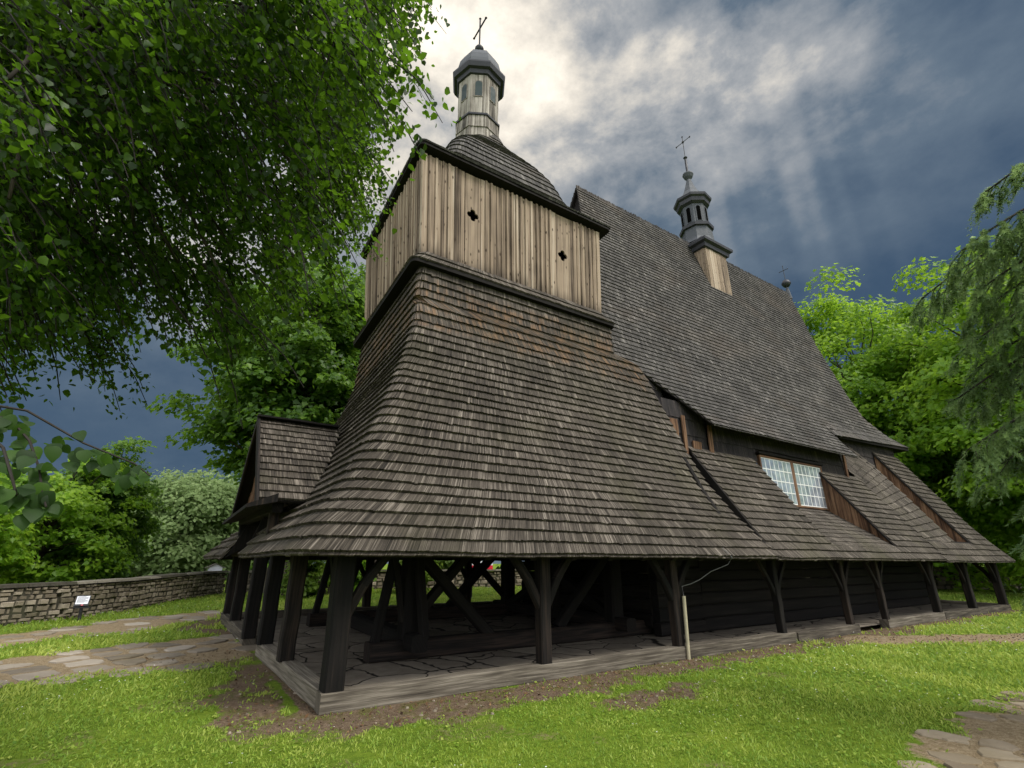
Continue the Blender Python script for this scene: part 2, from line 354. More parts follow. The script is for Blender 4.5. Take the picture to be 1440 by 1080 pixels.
M['leaf_willow'] = leaf_mat('willow_leaf', (.11, .165, .06), (.20, .285, .11), (.30, .385, .175), .4, .8)
M['needle'] = leaf_mat('spruce_needle', (.055, .11, .045), (.125, .205, .078), (.24, .34, .12), .32)
M['grass'] = leaf_mat('grass_blade', (.075, .16, .016), (.18, .30, .030), (.40, .47, .095), .4, .55)
M['daisy'] = plain('daisy_petal', (.8, .8, .78), .7, var=.05)
M['litter'] = wood('dead_leaf', (.03, .016, .008), (.12, .065, .03), (.30, .19, .10))
M['bark'] = wood('bark', (.012, .010, .008), (.045, .037, .029), (.13, .11, .09), (10., 2., 1.))
M['twig'] = plain('twig', (.018, .014, .010), .8)

# ---------------------------------------------------------------- shingle courses
def resample(poly, s):
    """points of polyline at normalised arc positions s"""
    P = np.asarray(poly, float); L = np.r_[0, np.cumsum(np.linalg.norm(np.diff(P, axis=0), axis=1))]; L /= L[-1]
    return np.stack([np.interp(s, L, P[:, k]) for k in range(3)], 1)
def shingle(mb, a0, a1, b0, b1, out, th, gid, across):
    """one split shingle: butt a0-a1, head b0-b1, 'out' the outward normal"""
    sl = b0-a0; sl = sl/(np.linalg.norm(sl)+1e-9)
    k0 = out*th*random.uniform(.9, 1.12); k1 = out*th*random.uniform(.9, 1.12); j = sl*(random.uniform(-.007, .006) if random.random() > .04 else random.uniform(-.03, .0))
    j = j+sl*(.007*math.sin(a0[0]*.9+a0[1]*.7+a0[2]*5)+.006*math.sin(a0[0]*2.3-a0[1]*1.9+a0[2]*9))
    e = out*.004
    v = [a0+j, a1+j, b1, b0, a0+j+k0, a1+j+k1, b1+e, b0+e]
    w = np.linalg.norm(a1-a0); h = np.linalg.norm(b0-a0)
    g = [(across, 0, gid), (across+w, 0, gid), (across+w, h, gid), (across, h, gid)]
    mb.add(v, [(4, 5, 6, 7), (0, 1, 5, 4), (1, 2, 6, 5), (3, 0, 4, 7)], min(1, max(0, random.gauss(.46, .09) if random.random() > .035 else random.uniform(.75, 1.))), g+g)
def courses_poly(mb, rows, w=.11, th=.03, lap=.10, outref=None):
    """rows: list of polylines bottom to top (the corner is fanned)"""
    for i in range(len(rows)-1):
        A, B = np.asarray(rows[i], float), np.asarray(rows[i+1], float)
        L = np.sum(np.linalg.norm(np.diff(A, axis=0), axis=1)); n = max(2, int(L/w))
        s = np.linspace(0, 1, n+1); s[1:-1] += rng.uniform(-.38, .38, n-1)/n
        a = resample(A, s); b = resample(B, s); b = b+(b-a)*lap
        for k in range(n):
            nn = np.cross(a[k+1]-a[k], b[k]-a[k]); nn /= np.linalg.norm(nn)+1e-9
            shingle(mb, a[k], a[k+1], b[k], b[k+1], nn, th, random.random()*40, s[k]*L+i*3.7)
def profile_steps(prof, exp):
    """walk a (c, z) profile in equal steps"""
    P = np.asarray(prof, float); L = np.r_[0, np.cumsum(np.hypot(*np.diff(P, axis=0).T))]
    n = max(1, round(L[-1]/exp)); t = np.linspace(0, L[-1], n+1)
    return np.stack([np.interp(t, L, P[:, 0]), np.interp(t, L, P[:, 1])], 1)
def courses_x(mb, prof, exp, spans, w=.11, th=.03, lap=.12, flip=False, ymap=None):
    """courses that run along x on the (y, z) profile; spans(z, y) -> list of (x0, x1)"""
    st = profile_steps(prof, exp)
    for i in range(len(st)-1):
        (y0, z0), (y1, z1) = st[i], st[i+1]; y2 = y1+(y1-y0)*lap; z2 = z1+(z1-z0)*lap
        for xa, xb in spans(z0, y0):
            if xb-xa < .03: continue
            n = max(1, int((xb-xa)/w)); s = np.linspace(xa, xb, n+1); s[1:-1] += rng.uniform(-.38, .38, n-1)*(xb-xa)/n
            for k in range(n):
                p = [np.array((s[k], y0, z0)), np.array((s[k+1], y0, z0)), np.array((s[k], y2, z2)), np.array((s[k+1], y2, z2))]
                nn = np.cross(p[1]-p[0], p[2]-p[0]); nn /= np.linalg.norm(nn)
                if flip: nn = -nn
                if ymap: p = [ymap(q) for q in p]
                shingle(mb, p[0], p[1], p[2], p[3], nn, th, random.random()*40, s[k]+i*3.7)
def deck_poly(mb, rows, n, drop=.05, inward=None):
    S = np.linspace(0, 1, n); R = [resample(r, S) for r in rows]
    for i in range(len(R)-1):
        for k in range(n-1):
            q = [R[i][k], R[i][k+1], R[i+1][k+1], R[i+1][k]]
            nn = np.cross(q[1]-q[0], q[3]-q[0]); nn /= np.linalg.norm(nn)+1e-9
            mb.add([p-nn*.012 for p in q], [(0, 1, 2, 3)], .5)
    # a second skin below gives the boarding its thickness
    for i in range(len(R)-1):
        for k in range(n-1):
            q = [R[i][k], R[i][k+1], R[i+1][k+1], R[i+1][k]]
            nn = np.cross(q[1]-q[0], q[3]-q[0]); nn /= np.linalg.norm(nn)+1e-9
            mb.add([p-nn*drop for p in q], [(3, 2, 1, 0)], .5)
def deck_quad(mb, q, drop=.05):
    q = [np.array(p, float) for p in q]; nn = np.cross(q[1]-q[0], q[3]-q[0]); nn /= np.linalg.norm(nn)
    mb.hexa([p-nn*drop for p in q]+[p-nn*.012 for p in q], .5)

# ---------------------------------------------------------------- the church
CH = empty('wooden_church', (0, 0, 0))
tagp(CH, 'dark shingled wooden church with boarded belfry tower and low open arcade around it', 'church')
YC = 4.59
def gz(x, y):
    """height of the meadow"""
    x = np.asarray(x, float); y = np.asarray(y, float)
    r = .03*np.clip(y, 0, 24)*np.clip(1-(x-14)/40, .25, 1)
    wild = np.clip((np.abs(y-4.5)-4.8)/2, 0, 1)
    return r-.03*np.clip(-y-1, 0, 6)*0 + (fbm(x*.5, y*.5, 3)-.5)*.10*wild - .02

# tower roof: section on the south side (y, z) and on the west side (x, z)
TZ = [1.88, 2.14, 2.44, 2.85, 3.64, 4.56, 5.37, 5.87, 6.68, 7.12, 7.9, 8.14]
TY = [-.50, -.36, -.18, .14, .62, 1.07, 1.45, 1.65, 1.86, 1.90, 1.96, 1.98]
TX = [-.64, -.50, -.28, .05, .48, .88, 1.18, 1.38, 1.57, 1.60, 1.63, 1.65]
VX = [9.93, 9.9, 9.88, 9.75, 9.52, 9.25, 9.06, 8.98, 8.75, 8.45, 7.5, 7.45]
def hollow(z): return float(np.interp(z, [1.88, 2.3, 2.9, 3.9, 4.6, 5.4], [0, .12, .24, .25, .14, 0]))
def tower_row(z, z_hi=None):
    y = np.interp(z, TZ, TY); x = np.interp(z, TZ, TX); k = (1.65-x)/(1.65+.64)
    ynw = 7.15+2.45*k; sk = .05-.10*k; r = .10+.55*k**1.3; xe = np.interp(z, TZ, VX) if z < 7.15 else 7.5
    nw = np.array((x+sk*(ynw-y), ynw, z)); sw = np.array((x, y, z))
    P = [np.array((xe, ynw, z))]
    for t in np.linspace(0, 1, 5):
        a = math.pi/2+t*math.pi/2; P.append(np.array((nw[0]+r+r*math.cos(a), ynw-r+r*math.sin(a), z)))
    for t in np.linspace(0, 1, 9):
        a = math.pi+t*math.pi/2; P.append(np.array((x+r+r*math.cos(a), y+r+r*math.sin(a), z)))
    P.append(np.array((xe-3.2, y+hollow(z)*.15, z))); P.append(np.array((xe-1.2, y+hollow(z)*.6, z))); P.append(np.array((xe, y+hollow(z), z)))
    return np.array(P)
def cut_y(P, lo, hi):
    """split a tower course at the entrance gap (west side only)"""
    i0 = 5; a, b = P[i0], P[6]
    def at(y): t = (y-a[1])/(b[1]-a[1]); return a+(b-a)*t
    return np.vstack([P[:6], at(hi)]), np.vstack([at(lo), P[6:]])
def arc_steps(zs, prof_pts, exp):
    P = np.array(prof_pts); L = np.r_[0, np.cumsum(np.linalg.norm(np.diff(P, axis=0), axis=1))]
    n = round(L[-1]/exp); return np.interp(np.linspace(0, L[-1], n+1), L, zs)
zrows = arc_steps(TZ, list(zip(TY, TZ)), .205)
mb = MB(); dk = MB()
R = [tower_row(z) for z in zrows]
lowA, lowB, full = [], [], []
GAP = (3.55, 5.75)
nlow = sum(1 for z in zrows if z < 2.75)
for i, z in enumerate(zrows):
    if i <= nlow:
        a, b = cut_y(R[i], *GAP); lowA.append(a); lowB.append(b)
courses_poly(mb, lowA, .062, .055); courses_poly(mb, lowB, .062, .055)
courses_poly(mb, R[nlow:], .062, .055)
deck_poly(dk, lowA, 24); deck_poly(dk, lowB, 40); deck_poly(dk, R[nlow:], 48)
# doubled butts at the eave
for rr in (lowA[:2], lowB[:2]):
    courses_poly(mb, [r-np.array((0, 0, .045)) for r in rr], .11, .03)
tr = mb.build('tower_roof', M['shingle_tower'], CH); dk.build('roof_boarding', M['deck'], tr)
# east verge of the tower roof: a thin board closing the step down to the nave arcade roof
mb = MB(); zz = np.linspace(1.95, 7.05, 14)
for a, b in zip(zz, zz[1:]):
    ya, yb = np.interp([a, b], TZ, TY)+np.array((hollow(a), hollow(b))); xa, xb = np.interp([a, b], TZ, VX)
    mb.hexa([(xa-.03, ya+.0, a-.16), (xa, ya, a-.16), (xb, yb, b-.16), (xb-.03, yb, b-.16), (xa-.03, ya-.0, a+.0), (xa, ya, a+.0), (xb, yb, b), (xb-.03, yb, b)], .4)
mb.build('verge_board', M['deck'], CH)

# arcade roof along the nave and the chancel
S1 = [(-.50, 1.85), (1.60, 4.87)]; S2 = [(-.50, 1.80), (2.10, 6.38)]
T1 = (12.9, 16.92)
def t2l(y): return float(np.interp(y, [0., 1.5, 2.1], [22.2, 21.6, 20.75]))
def t2r(y): return float(np.interp(y, [-.3, .2, 2.1], [24.1, 23.7, 23.0]))
def hipx(y): return float(np.interp(y, [-.5, -.1, .3, 1.0, 2.1], [27.0, 26.2, 25.8, 25.65, 25.45]))
def s1(z, y): return [(9.80, T1[0]), (T1[1], 19.8)] if z > 2.15 else [(9.80, 19.8)]
def s2(z, y): return [(t2r(y), hipx(y))] if y > -.26 else [(19.8, hipx(y))]
mb = MB(); dk = MB()
courses_x(mb, S1, .235, s1, .064, .052); courses_x(mb, [(-.5, 1.81), (-.3, 2.1)], .285, s1)
sl1 = lambda y: 1.85+(y+.5)*(4.87-1.85)/2.1
sl2 = lambda y: 1.80+(y+.5)*(6.38-1.80)/2.6
for xa, xb, ya, yb in [(9.8, T1[0], -.5, 1.6), (T1[1], 19.8, -.5, 1.6), (T1[0], T1[1], -.5, -.27)]:
    deck_quad(dk, [(xa, ya, sl1(ya)), (xb, ya, sl1(ya)), (xb, yb, sl1(yb)), (xa, yb, sl1(yb))])
# shallow floor of the light well in front of the window
fl = [(-.27, 2.18), (1.56, 3.46)]
courses_x(mb, fl, .22, lambda z, y: [(T1[0]+.02, T1[1])], .11, .026)
deck_quad(dk, [(T1[0]-.1, fl[0][0], fl[0][1]), (T1[1], fl[0][0], fl[0][1]), (T1[1], fl[1][0], fl[1][1]), (T1[0]-.1, fl[1][0], fl[1][1])])
vb = MB()
for a, b in zip(np.linspace(-.32, 1.4, 9), np.linspace(-.32, 1.4, 9)[1:]):
    vb.hexa([(9.74, a, sl1(a)-.26), (9.81, a, sl1(a)-.26), (9.81, b, sl1(b)-.26), (9.74, b, sl1(b)-.26), (9.74, a, sl1(a)+.03), (9.81, a, sl1(a)+.03), (9.81, b, sl1(b)+.03), (9.74, b, sl1(b)+.03)], .4)
vb.build('verge_batten', M['deck'], CH)
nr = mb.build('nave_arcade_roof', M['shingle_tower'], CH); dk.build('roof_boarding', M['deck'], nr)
mb = MB(); dk = MB()
courses_x(mb, S2, .235, s2, .064, .052); courses_x(mb, [(-.5, 1.76), (-.32, 2.08)], .285, s2)
tw_ = [[(19.8, y_, sl1(y_)), (19.8+(t2l(y_)-19.8)*.5, y_+.05, sl1(y_)*.5+sl2(y_)*.5+.02), (t2l(y_), y_+.05, sl2(y_+.05))] for y_ in np.linspace(-.30, 2.08, 18)]
courses_poly(mb, tw_, .064, .052); deck_poly(dk, tw_, 8)
f2 = [(-.28, 2.18), (2.05, 3.2)]
courses_x(mb, f2, .27, lambda z, y: [(t2l(y)-.3, t2r(y))], .11, .026)
ys = [-.5, -.1, .3, .8, 1.3, 1.7, 2.1]
for a, b in zip(ys, ys[1:]):
    if a >= -.1:
        deck_quad(dk, [(t2r(a), a, sl2(a)), (hipx(a), a, sl2(a)), (hipx(b), b, sl2(b)), (t2r(b), b, sl2(b))])
    else: deck_quad(dk, [(19.8, a, sl2(a)), (hipx(a), a, sl2(a)), (hipx(b), b, sl2(b)), (19.8, b, sl2(b))])
deck_quad(dk, [(22.0, f2[0][0], f2[0][1]), (24.1, f2[0][0], f2[0][1]), (23.0, f2[1][0], f2[1][1]), (20.5, f2[1][0], f2[1][1])])
# north and east slopes (turned away)
for a, b in zip(ys, ys[1:]):
    A, B = 2*YC-a, 2*YC-b
    deck_quad(dk, [(hipx(a), A, sl2(a)), (9.8, A, sl2(a)), (9.8, B, sl2(b)), (hipx(b), B, sl2(b))])
    deck_quad(dk, [(hipx(a), a, sl2(a)), (hipx(a), A, sl2(a)), (hipx(b), B, sl2(b)), (hipx(b), b, sl2(b))])
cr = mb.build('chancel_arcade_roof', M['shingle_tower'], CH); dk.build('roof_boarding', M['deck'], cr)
def nslope(z, y): return [(9.8, hipx(y))]
mb = MB(); courses_x(mb, [(-.5, 1.82), (2.1, 6.38)], .285, nslope, .3, .03, flip=True, ymap=lambda p: np.array((p[0], 2*YC-p[1], p[2])))
mb.build('north_arcade_roof', M['shingle_tower'], CH)

# cheek boards of the two light wells (bare brown wood)
def cheek(xs, fy, top, low, n=11, name='cheek_board', tint=None):
    mb = MB()
    ye = np.linspace(*fy, n+1)
    for i in range(n):
        a, b = ye[i], ye[i+1]-.008; xa, xb = xs(a), xs(b); d = random.uniform(-.006, .006); o = random.random()*30
        v = [(xa+d, a, low(a)), (xa+.04+d, a, low(a)), (xb+.04+d, b, low(b)), (xb+d, b, low(b)), (xa+d, a, top(a)-.03), (xa+.04+d, a, top(a)-.03), (xb+.04+d, b, top(b)-.03), (xb+d, b, top(b)-.03)]
        mb.hexa(v, random.uniform(.1, 1.), [(q[1]+o, q[2], o) for q in v])
    return mb.build(name, M['brown'], CH)
lowf = lambda f: (lambda y: f[0][1]+(y-f[0][0])*(f[1][1]-f[0][1])/(f[1][0]-f[0][0]))
cheek(lambda y: T1[1], (-.1, 1.55), sl1, lowf(fl)); cheek(lambda y: T1[0]-.05, (-.1, 1.55), sl1, lowf(fl))
cheek(lambda y: t2r(y), (-.1, 2.03), sl2, lowf(f2), 14); cheek(lambda y: t2l(y)-.05, (-.1, 2.03), sl2, lowf(f2), 14)
mb = MB()
for f, s_, yy in ((lambda y: T1[1], sl1, (-.2, 1.56)), (t2r, sl2, (-.2, 2.05)), (lambda y: T1[0]-.03, sl1, (-.2, 1.56)), (lambda y: t2l(y)-.03, sl2, (-.2, 2.05))):
    yy = np.linspace(*yy, 6); mb = MB()
    for a, b in zip(yy, yy[1:]):
        mb.hexa([(f(a)-.05, a, s_(a)-.07), (f(a)+.05, a, s_(a)-.07), (f(b)+.05, b, s_(b)-.07), (f(b)-.05, b, s_(b)-.07), (f(a)-.05, a, s_(a)+.01), (f(a)+.05, a, s_(a)+.01), (f(b)+.05, b, s_(b)+.01), (f(b)-.05, b, s_(b)+.01)], .4)
    mb.build('verge_batten', M['deck'], CH)

# great roof over nave and chancel
NP = [(1.10, 5.50), (1.70, 6.45), (2.02, 7.10), (2.36, 8.0), (3.3, 11.4), (4.56, 15.75)]
def XL(z): return float(np.interp(z, [5.5, 6.34, 7.10], [10.5, 9.62, 8.5])) if z < 7.11 else float(np.interp(z, [7.11, 8.4, 15.75], [7.35, 7.55, 8.88]))
def XR(z):
    if z < 6.5: return float(np.interp(z, [5.5, 6.5], [19.1, 18.95]))
    return float(np.interp(z, [6.5, 6.95, 7.25, 7.97, 9.2, 11.9, 15.75], [18.95, 26.3, 25.1, 23.85, 23.5, 23.45, 24.2]))
mb = MB(); dk = MB()
courses_x(mb, NP, .178, lambda z, y: [(XL(z+.05), XR(z+.02))], .072, .038)
courses_x(mb, [(1.10, 5.46), (1.2, 5.62)], .2, lambda z, y: [(10.5, 19.1)], .10, .022)
# extra courses along the low chancel eave
for k in range(2):
    z0 = 6.52+.17*k
    pts = [(18.95, 1.74), (26.3, 1.93)]
st = profile_steps(NP, .4)
for (y0, z0), (y1, z1) in zip(st, st[1:]):
    for sgn in (1, -1):
        q = [(XL(z0+.02), y0, z0), (XR(z0), y0, z0), (XR(z1), y1, z1), (XL(z1+.02), y1, z1)]
        if sgn < 0: q = [(a, 2*YC-b, c) for a, b, c in q][::-1]
        deck_quad(dk, q)
    q = [(XR(z0), y0, z0), (XR(z0), 2*YC-y0, z0), (XR(z1), 2*YC-y1, z1), (XR(z1), y1, z1)]
    if z0 > 6.9: deck_quad(dk, q)
    if z0 > 7.2: dk.add([(XL(z0)+.15, y0, z0), (XL(z0)+.15, 2*YC-y0, z0), (XL(z1)+.15, 2*YC-y1, z1), (XL(z1)+.15, y1, z1)], [(3, 2, 1, 0)], .5)
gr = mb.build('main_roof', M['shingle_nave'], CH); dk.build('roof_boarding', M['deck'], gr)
mb = MB(); courses_x(mb, NP, .212, lambda z, y: [(XL(z), XR(z))], .4, .022, flip=True, ymap=lambda p: np.array((p[0], 2*YC-p[1], p[2])))
mb.build('north_roof', M['shingle_nave'], CH)
# chancel eave with its dark soffit
mb = MB()
mb.hexa([(18.9, 1.75, 6.42), (26.35, 1.80, 6.72), (26.0, 2.7, 6.95), (18.9, 2.4, 6.6), (18.9, 1.72, 6.58), (26.40, 1.80, 6.90), (26.0, 2.4, 7.05), (18.9, 2.2, 6.95)], .3)
mb.hexa([(26.35, 1.80, 6.72), (26.35, 7.4, 6.72), (25.2, 7.0, 6.95), (25.2, 2.2, 6.95), (26.4, 1.80, 6.9), (26.4, 7.4, 6.9), (25.2, 7.0, 7.1), (25.2, 2.2, 7.1)], .3)
mb.build('chancel_soffit', M['deck'], CH)
mb = MB(); dk2 = MB()
eav = [[(18.95, 1.66, 6.46), (22.5, 1.74, 6.66), (26.45, 1.78, 6.86)], [(18.95, 1.82, 6.74), (22.5, 1.90, 6.94), (26.0, 1.96, 7.08)], [(18.95, 1.98, 7.03), (22.5, 2.04, 7.17), (25.2, 2.09, 7.3)], [(18.95, 2.1, 7.3), (22.5, 2.14, 7.38), (24.7, 2.16, 7.48)]]
courses_poly(mb, eav, .10, .024); mb.build('chancel_eave_shingles', M['shingle_nave'], CH)
# ridge comb: the heads of the weather-side shingles stand above the ridge
mb = MB(); x = 8.85
while x < 24.2:
    w = random.uniform(.07, .11); h = random.uniform(.10, .17)
    mb.hexa([(x, YC-.09, 15.62), (x+w-.015, YC-.09, 15.62), (x+w-.015, YC+.0, 15.62), (x, YC+.0, 15.62), (x+.01, YC-.03, 15.75+h), (x+w-.03, YC-.03, 15.75+h), (x+w-.03, YC+.0, 15.75+h), (x+.01, YC+.0, 15.75+h)], random.uniform(.0, .4)); x += w
mb.build('ridge_comb', M['shingle_nave'], CH)

# nave and chancel walls
mb = MB()
def logwall(mb, x0, x1, y0, y1, z0, z1, axis):
    z = z0
    while z < z1-.02:
        h = min(random.uniform(.26, .34), z1-z); d = random.uniform(-.012, .012)
        if axis == 'x': mb.beam((x0, y0+d, z+h/2), (x1, y0+d, z+h/2), .22, h-.012, tint=random.random(), seg=6)
        else: mb.beam((x0+d, y0, z+h/2), (x0+d, y1, z+h/2), .22, h-.012, tint=random.random(), seg=6)
        z += h
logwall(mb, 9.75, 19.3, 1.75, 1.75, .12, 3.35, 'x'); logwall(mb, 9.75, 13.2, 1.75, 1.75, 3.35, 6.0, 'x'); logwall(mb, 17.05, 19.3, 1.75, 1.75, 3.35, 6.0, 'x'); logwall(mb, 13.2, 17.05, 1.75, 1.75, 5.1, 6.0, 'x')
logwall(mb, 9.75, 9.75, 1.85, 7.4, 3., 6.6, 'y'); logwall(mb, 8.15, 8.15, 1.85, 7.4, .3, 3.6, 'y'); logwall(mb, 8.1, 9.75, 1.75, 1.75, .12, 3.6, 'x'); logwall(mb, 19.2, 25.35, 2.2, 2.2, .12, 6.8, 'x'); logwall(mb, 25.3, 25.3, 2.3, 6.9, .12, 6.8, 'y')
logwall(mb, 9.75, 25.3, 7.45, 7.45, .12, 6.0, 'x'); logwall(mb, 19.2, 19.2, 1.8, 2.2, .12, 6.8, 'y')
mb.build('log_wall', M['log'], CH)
mb = MB()   # tarred shingle cladding of the clerestory strip
wp = [(1.60, 4.80), (1.64, 6.0)]
courses_x(mb, wp, .43, lambda z, y: [(10.9, 13.22), (17.12, 18.95)] if z < 5.0 else [(10.9, 18.95)], .10, .028)

m3 = MB(); courses_x(m3, [(1.60, 4.3), (1.66, 6.15)], .45, lambda z, y: [(9.05 if z < 5.4 else 8.98, 10.78)], .12, .028); m3.build('wall_cladding', M['shingle_wall'], CH)
m3 = MB(); courses_x(m3, [(1.93, 5.7), (1.95, 6.95)], .45, lambda z, y: [(8.2, 9.4)], .12, .028); m3.build('wall_cladding', M['shingle_wall'], CH)
mb.build('wall_cladding', M['shingle_wall'], CH); mb = MB(); courses_x(mb, [(2.06, 4.3), (2.08, 6.9)], .42, lambda z, y: [(19.25, 25.3)], .11, .028)
mb.build('wall_cladding', M['shingle_wall'], CH)
mb = MB()   # bare brown edge boards
for x, y, z0, z1, w in [(9.70, 1.55, 4.35, 5.75, .13), (10.84, 1.53, 4.55, 5.62, .16), (18.98, 1.53, 4.75, 5.72, .16), (10.2, 1.56, 4.2, 5.05, .36), (9.2, 1.57, 4.9, 5.6, .5)]:
    mb = MB(); mb.beam((x, y, z0), (x+random.uniform(-.03, .03), y, z1), w, .06, (0, 1, 0), tint=.5, seg=3, jit=.01); mb.build('edge_board', M['brown'], CH)

# the big window in the light well
WN = MB()
x0, x1, z0, z1, yw = 13.26, 17.02, 3.50, 4.98, 1.56
for a, b in [((x0, yw, z0), (x1, yw, z0)), ((x0, yw, z1), (x1, yw, z1)), ((x0, yw, z0), (x0, yw, z1)), ((x1, yw, z0), (x1, yw, z1))]:
    WN.beam(a, b, .07, .12, (0, 1, 0), tint=.6, seg=2, jit=.002)
wf = WN.build('window', M['brown'], CH)
mb = MB(); mb.beam((15.12, yw-.01, z0), (15.12, yw-.01, z1), .15, .10, (0, 1, 0), tint=.8, seg=2); mb.build('mullion', M['brown'], wf)
mb = MB(); mb.beam((x0-.1, yw-.06, z1+.09), (x1+.1, yw-.06, z1+.09), .10, .08, (0, 0, 1), tint=.1, seg=4); mb.build('window_head', M['deck'], wf)
for xa, xb in [(x0+.04, 15.04), (15.20, x1-.04)]:
    g = MB(); g.box((xa, yw-.027, z0+.04), (xb, yw, z1-.04)); gp = g.build('pane', M['glass'], wf)
    b = MB(); nx = 7
    for i in range(nx+1):
        x = xa+(xb-xa)*i/nx; b.box((x-.014, yw-.0305, z0+.04), (x+.014, yw-.026, z1-.04))
    for j in range(5):
        z = z0+.05+(z1-z0-.1)*j/4; b.box((xa, yw-.033, z-.014), (xb, yw-.026, z+.014))
    b.build('glazing_bar', M['white_paint'], wf)

# ---------------------------------------------------------------- belfry tower above the roof
def skew(p): p = np.array(p, float); p[0] += .05*max(0., p[1]-2.1) if p[2] > 7 else 0.; return p
BX0, BX1, BY0, BY1 = 1.73, 7.26, 2.16, 7.05
def ring(hx, hy, z, r, cx=4.495, cy=4.605, n=5):
    """closed rectangle with rounded corners, running so that the outside is on the shingle face"""
    P = []
    for sx, sy, a0 in ((1, 1, 0), (-1, 1, 90), (-1, -1, 180), (1, -1, 270)):
        for t in np.linspace(0, 90, n):
            a = math.radians(a0+t); P.append(skew((cx+sx*(hx-r)+r*math.cos(a), cy+sy*(hy-r)+r*math.sin(a), z)))
    P.append(P[0]); return np.array(P)
def ring_roof(name, prof, r0, exp, material, aspect=None, w=.085, th=.042, parent=CH):
    """prof = [(half-width, z)]; the other half-width keeps the tower's proportion"""
    st = profile_steps(prof, exp); rows = []
    for h, z in st:
        d = h-2.765; rr = r0 if not callable(r0) else r0(h)
        hx, hy = (h, 2.445+d) if aspect is None else aspect(h)
        rows.append(ring(hx, hy, z, min(rr, hx*.95, hy*.95)))
    mb = MB(); courses_poly(mb, rows, w, th); o = mb.build(name, material, parent)
    dk = MB(); deck_poly(dk, rows, 49); dk.build('roof_boarding', M['deck'], o); return o
ring_roof('belfry_skirt_roof', [(3.10, 8.21), (2.95, 8.40), (2.82, 8.60), (2.74, 8.74)], .14, .26, M['shingle_tower'])
mb = MB()   # soffit and thick edge of the skirt
def soffit(mb, h_out, z_out, h_in, z_in, th):
    A = ring(h_out, 2.445+h_out-2.765, z_out, .14); B = ring(h_in, 2.445+h_in-2.765, z_in, .08); C2 = ring(h_out, 2.445+h_out-2.765, z_out+th, .14)
    for i in range(len(A)-1):
        mb.add([A[i], A[i+1], B[i+1], B[i]], [(3, 2, 1, 0)], .4); mb.add([A[i], A[i+1], C2[i+1], C2[i]], [(0, 1, 2, 3)], .3)
soffit(mb, 3.10, 8.12, 2.5, 8.14, .09); mb.build('skirt_soffit', M['deck'], CH)

# boarded chamber
HOLES = [(2.97, 10.13), (5.90, 10.02)]
def board_face(mb, p0, p1, q0, q1, out, holes=()):
    p0, p1, q0, q1, out = [np.array(v, float) for v in (p0, p1, q0, q1, out)]
    L = np.linalg.norm(p1-p0); s = 0.; H = np.linalg.norm(q0-p0)
    def piece(sa, sb, t0, t1, d, th, tint, gid):
        A = lambda s_, t: (p0+(p1-p0)*s_/L)*(1-t)+(q0+(q1-q0)*s_/L)*t
        v = [A(sa, t0), A(sb, t0), A(sb, t1), A(sa, t1)]
        w = [q+out*d for q in v]; u = [q+out*(d+th) for q in v]
        g = [(sa, t0*H, gid), (sb, t0*H, gid), (sb, t1*H, gid), (sa, t1*H, gid)]
        mb.hexa(w+u, tint, g+g)
    while s < L-.02:
        w = random.uniform(.13, .185); e = min(s+w, L)
        for hs, ht, hw, hh in holes:
            for edge in (hs-hw, hs+hw):
                if s < edge-.01 < e+.07: e = edge
        d = random.uniform(-.006, .010); tint = min(1, max(0, random.gauss(.5, .30))); gid = random.random()*40
        cuts = [(random.uniform(-.004, .012), 1.)]
        for hs, ht, hw, hh in holes:
            if s < hs+hw-.01 and e > hs-hw+.01: cuts = []
        for t0, t1 in cuts: piece(s, e-.014, t0, t1, d, .035, tint, gid)
        if random.random() < .8 and e < L-.05:
            hit = any(hs-hw < e+.03 and e-.03 < hs+hw for hs, ht, hw, hh in holes)
            if not hit: piece(e-.034, e+.026, random.uniform(0, .01), 1., .034, random.uniform(.028, .048), min(1, max(0, random.gauss(.45, .3))), random.random()*40)
        s = e
mb = MB(); zt, zb = 11.32, 8.56; o = .13
SWb, SEb, NWb, NEb = skew((BX0, BY0, zb)), skew((BX1, BY0, zb)), skew((BX0, BY1, zb)), skew((BX1, BY1, zb))
SWt, SEt, NWt, NEt = skew((BX0-.2, BY0-.16, zt)), skew((BX1-.02, BY0-.16, zt)), skew((BX0-.2, BY1+.1, zt)), skew((BX1-.02, BY1+.1, zt))
hl = [(x-BX0-((z-zb)/2.76)*(-.2+.18*(x-BX0)/5.53), (z-zb)/(zt-zb), .230, .24/2.76) for x, z in HOLES]
board_face(mb, SWb, SEb, SWt, SEt, (0, -1, 0), hl); board_face(mb, NWb, SWb, NWt, SWt, (-1, 0, 0))
board_face(mb, SEb, NEb, SEt, NEt, (1, 0, 0)); board_face(mb, NEb, NWb, NEt, NWt, (0, 1, 0))
bf = mb.build('belfry_boarding', M['belfry'], CH)
mb = MB()   # corner boards
for a, b in ((SWb, SWt), (SEb, SEt), (NWb, NWt)):
    mb = MB(); mb.beam(a+np.array((.0, -.0, -.02)), b, .13, .13, (0, 1, 0), tint=.75, seg=4, bev=.04); mb.build('corner_board', M['belfry'], bf)
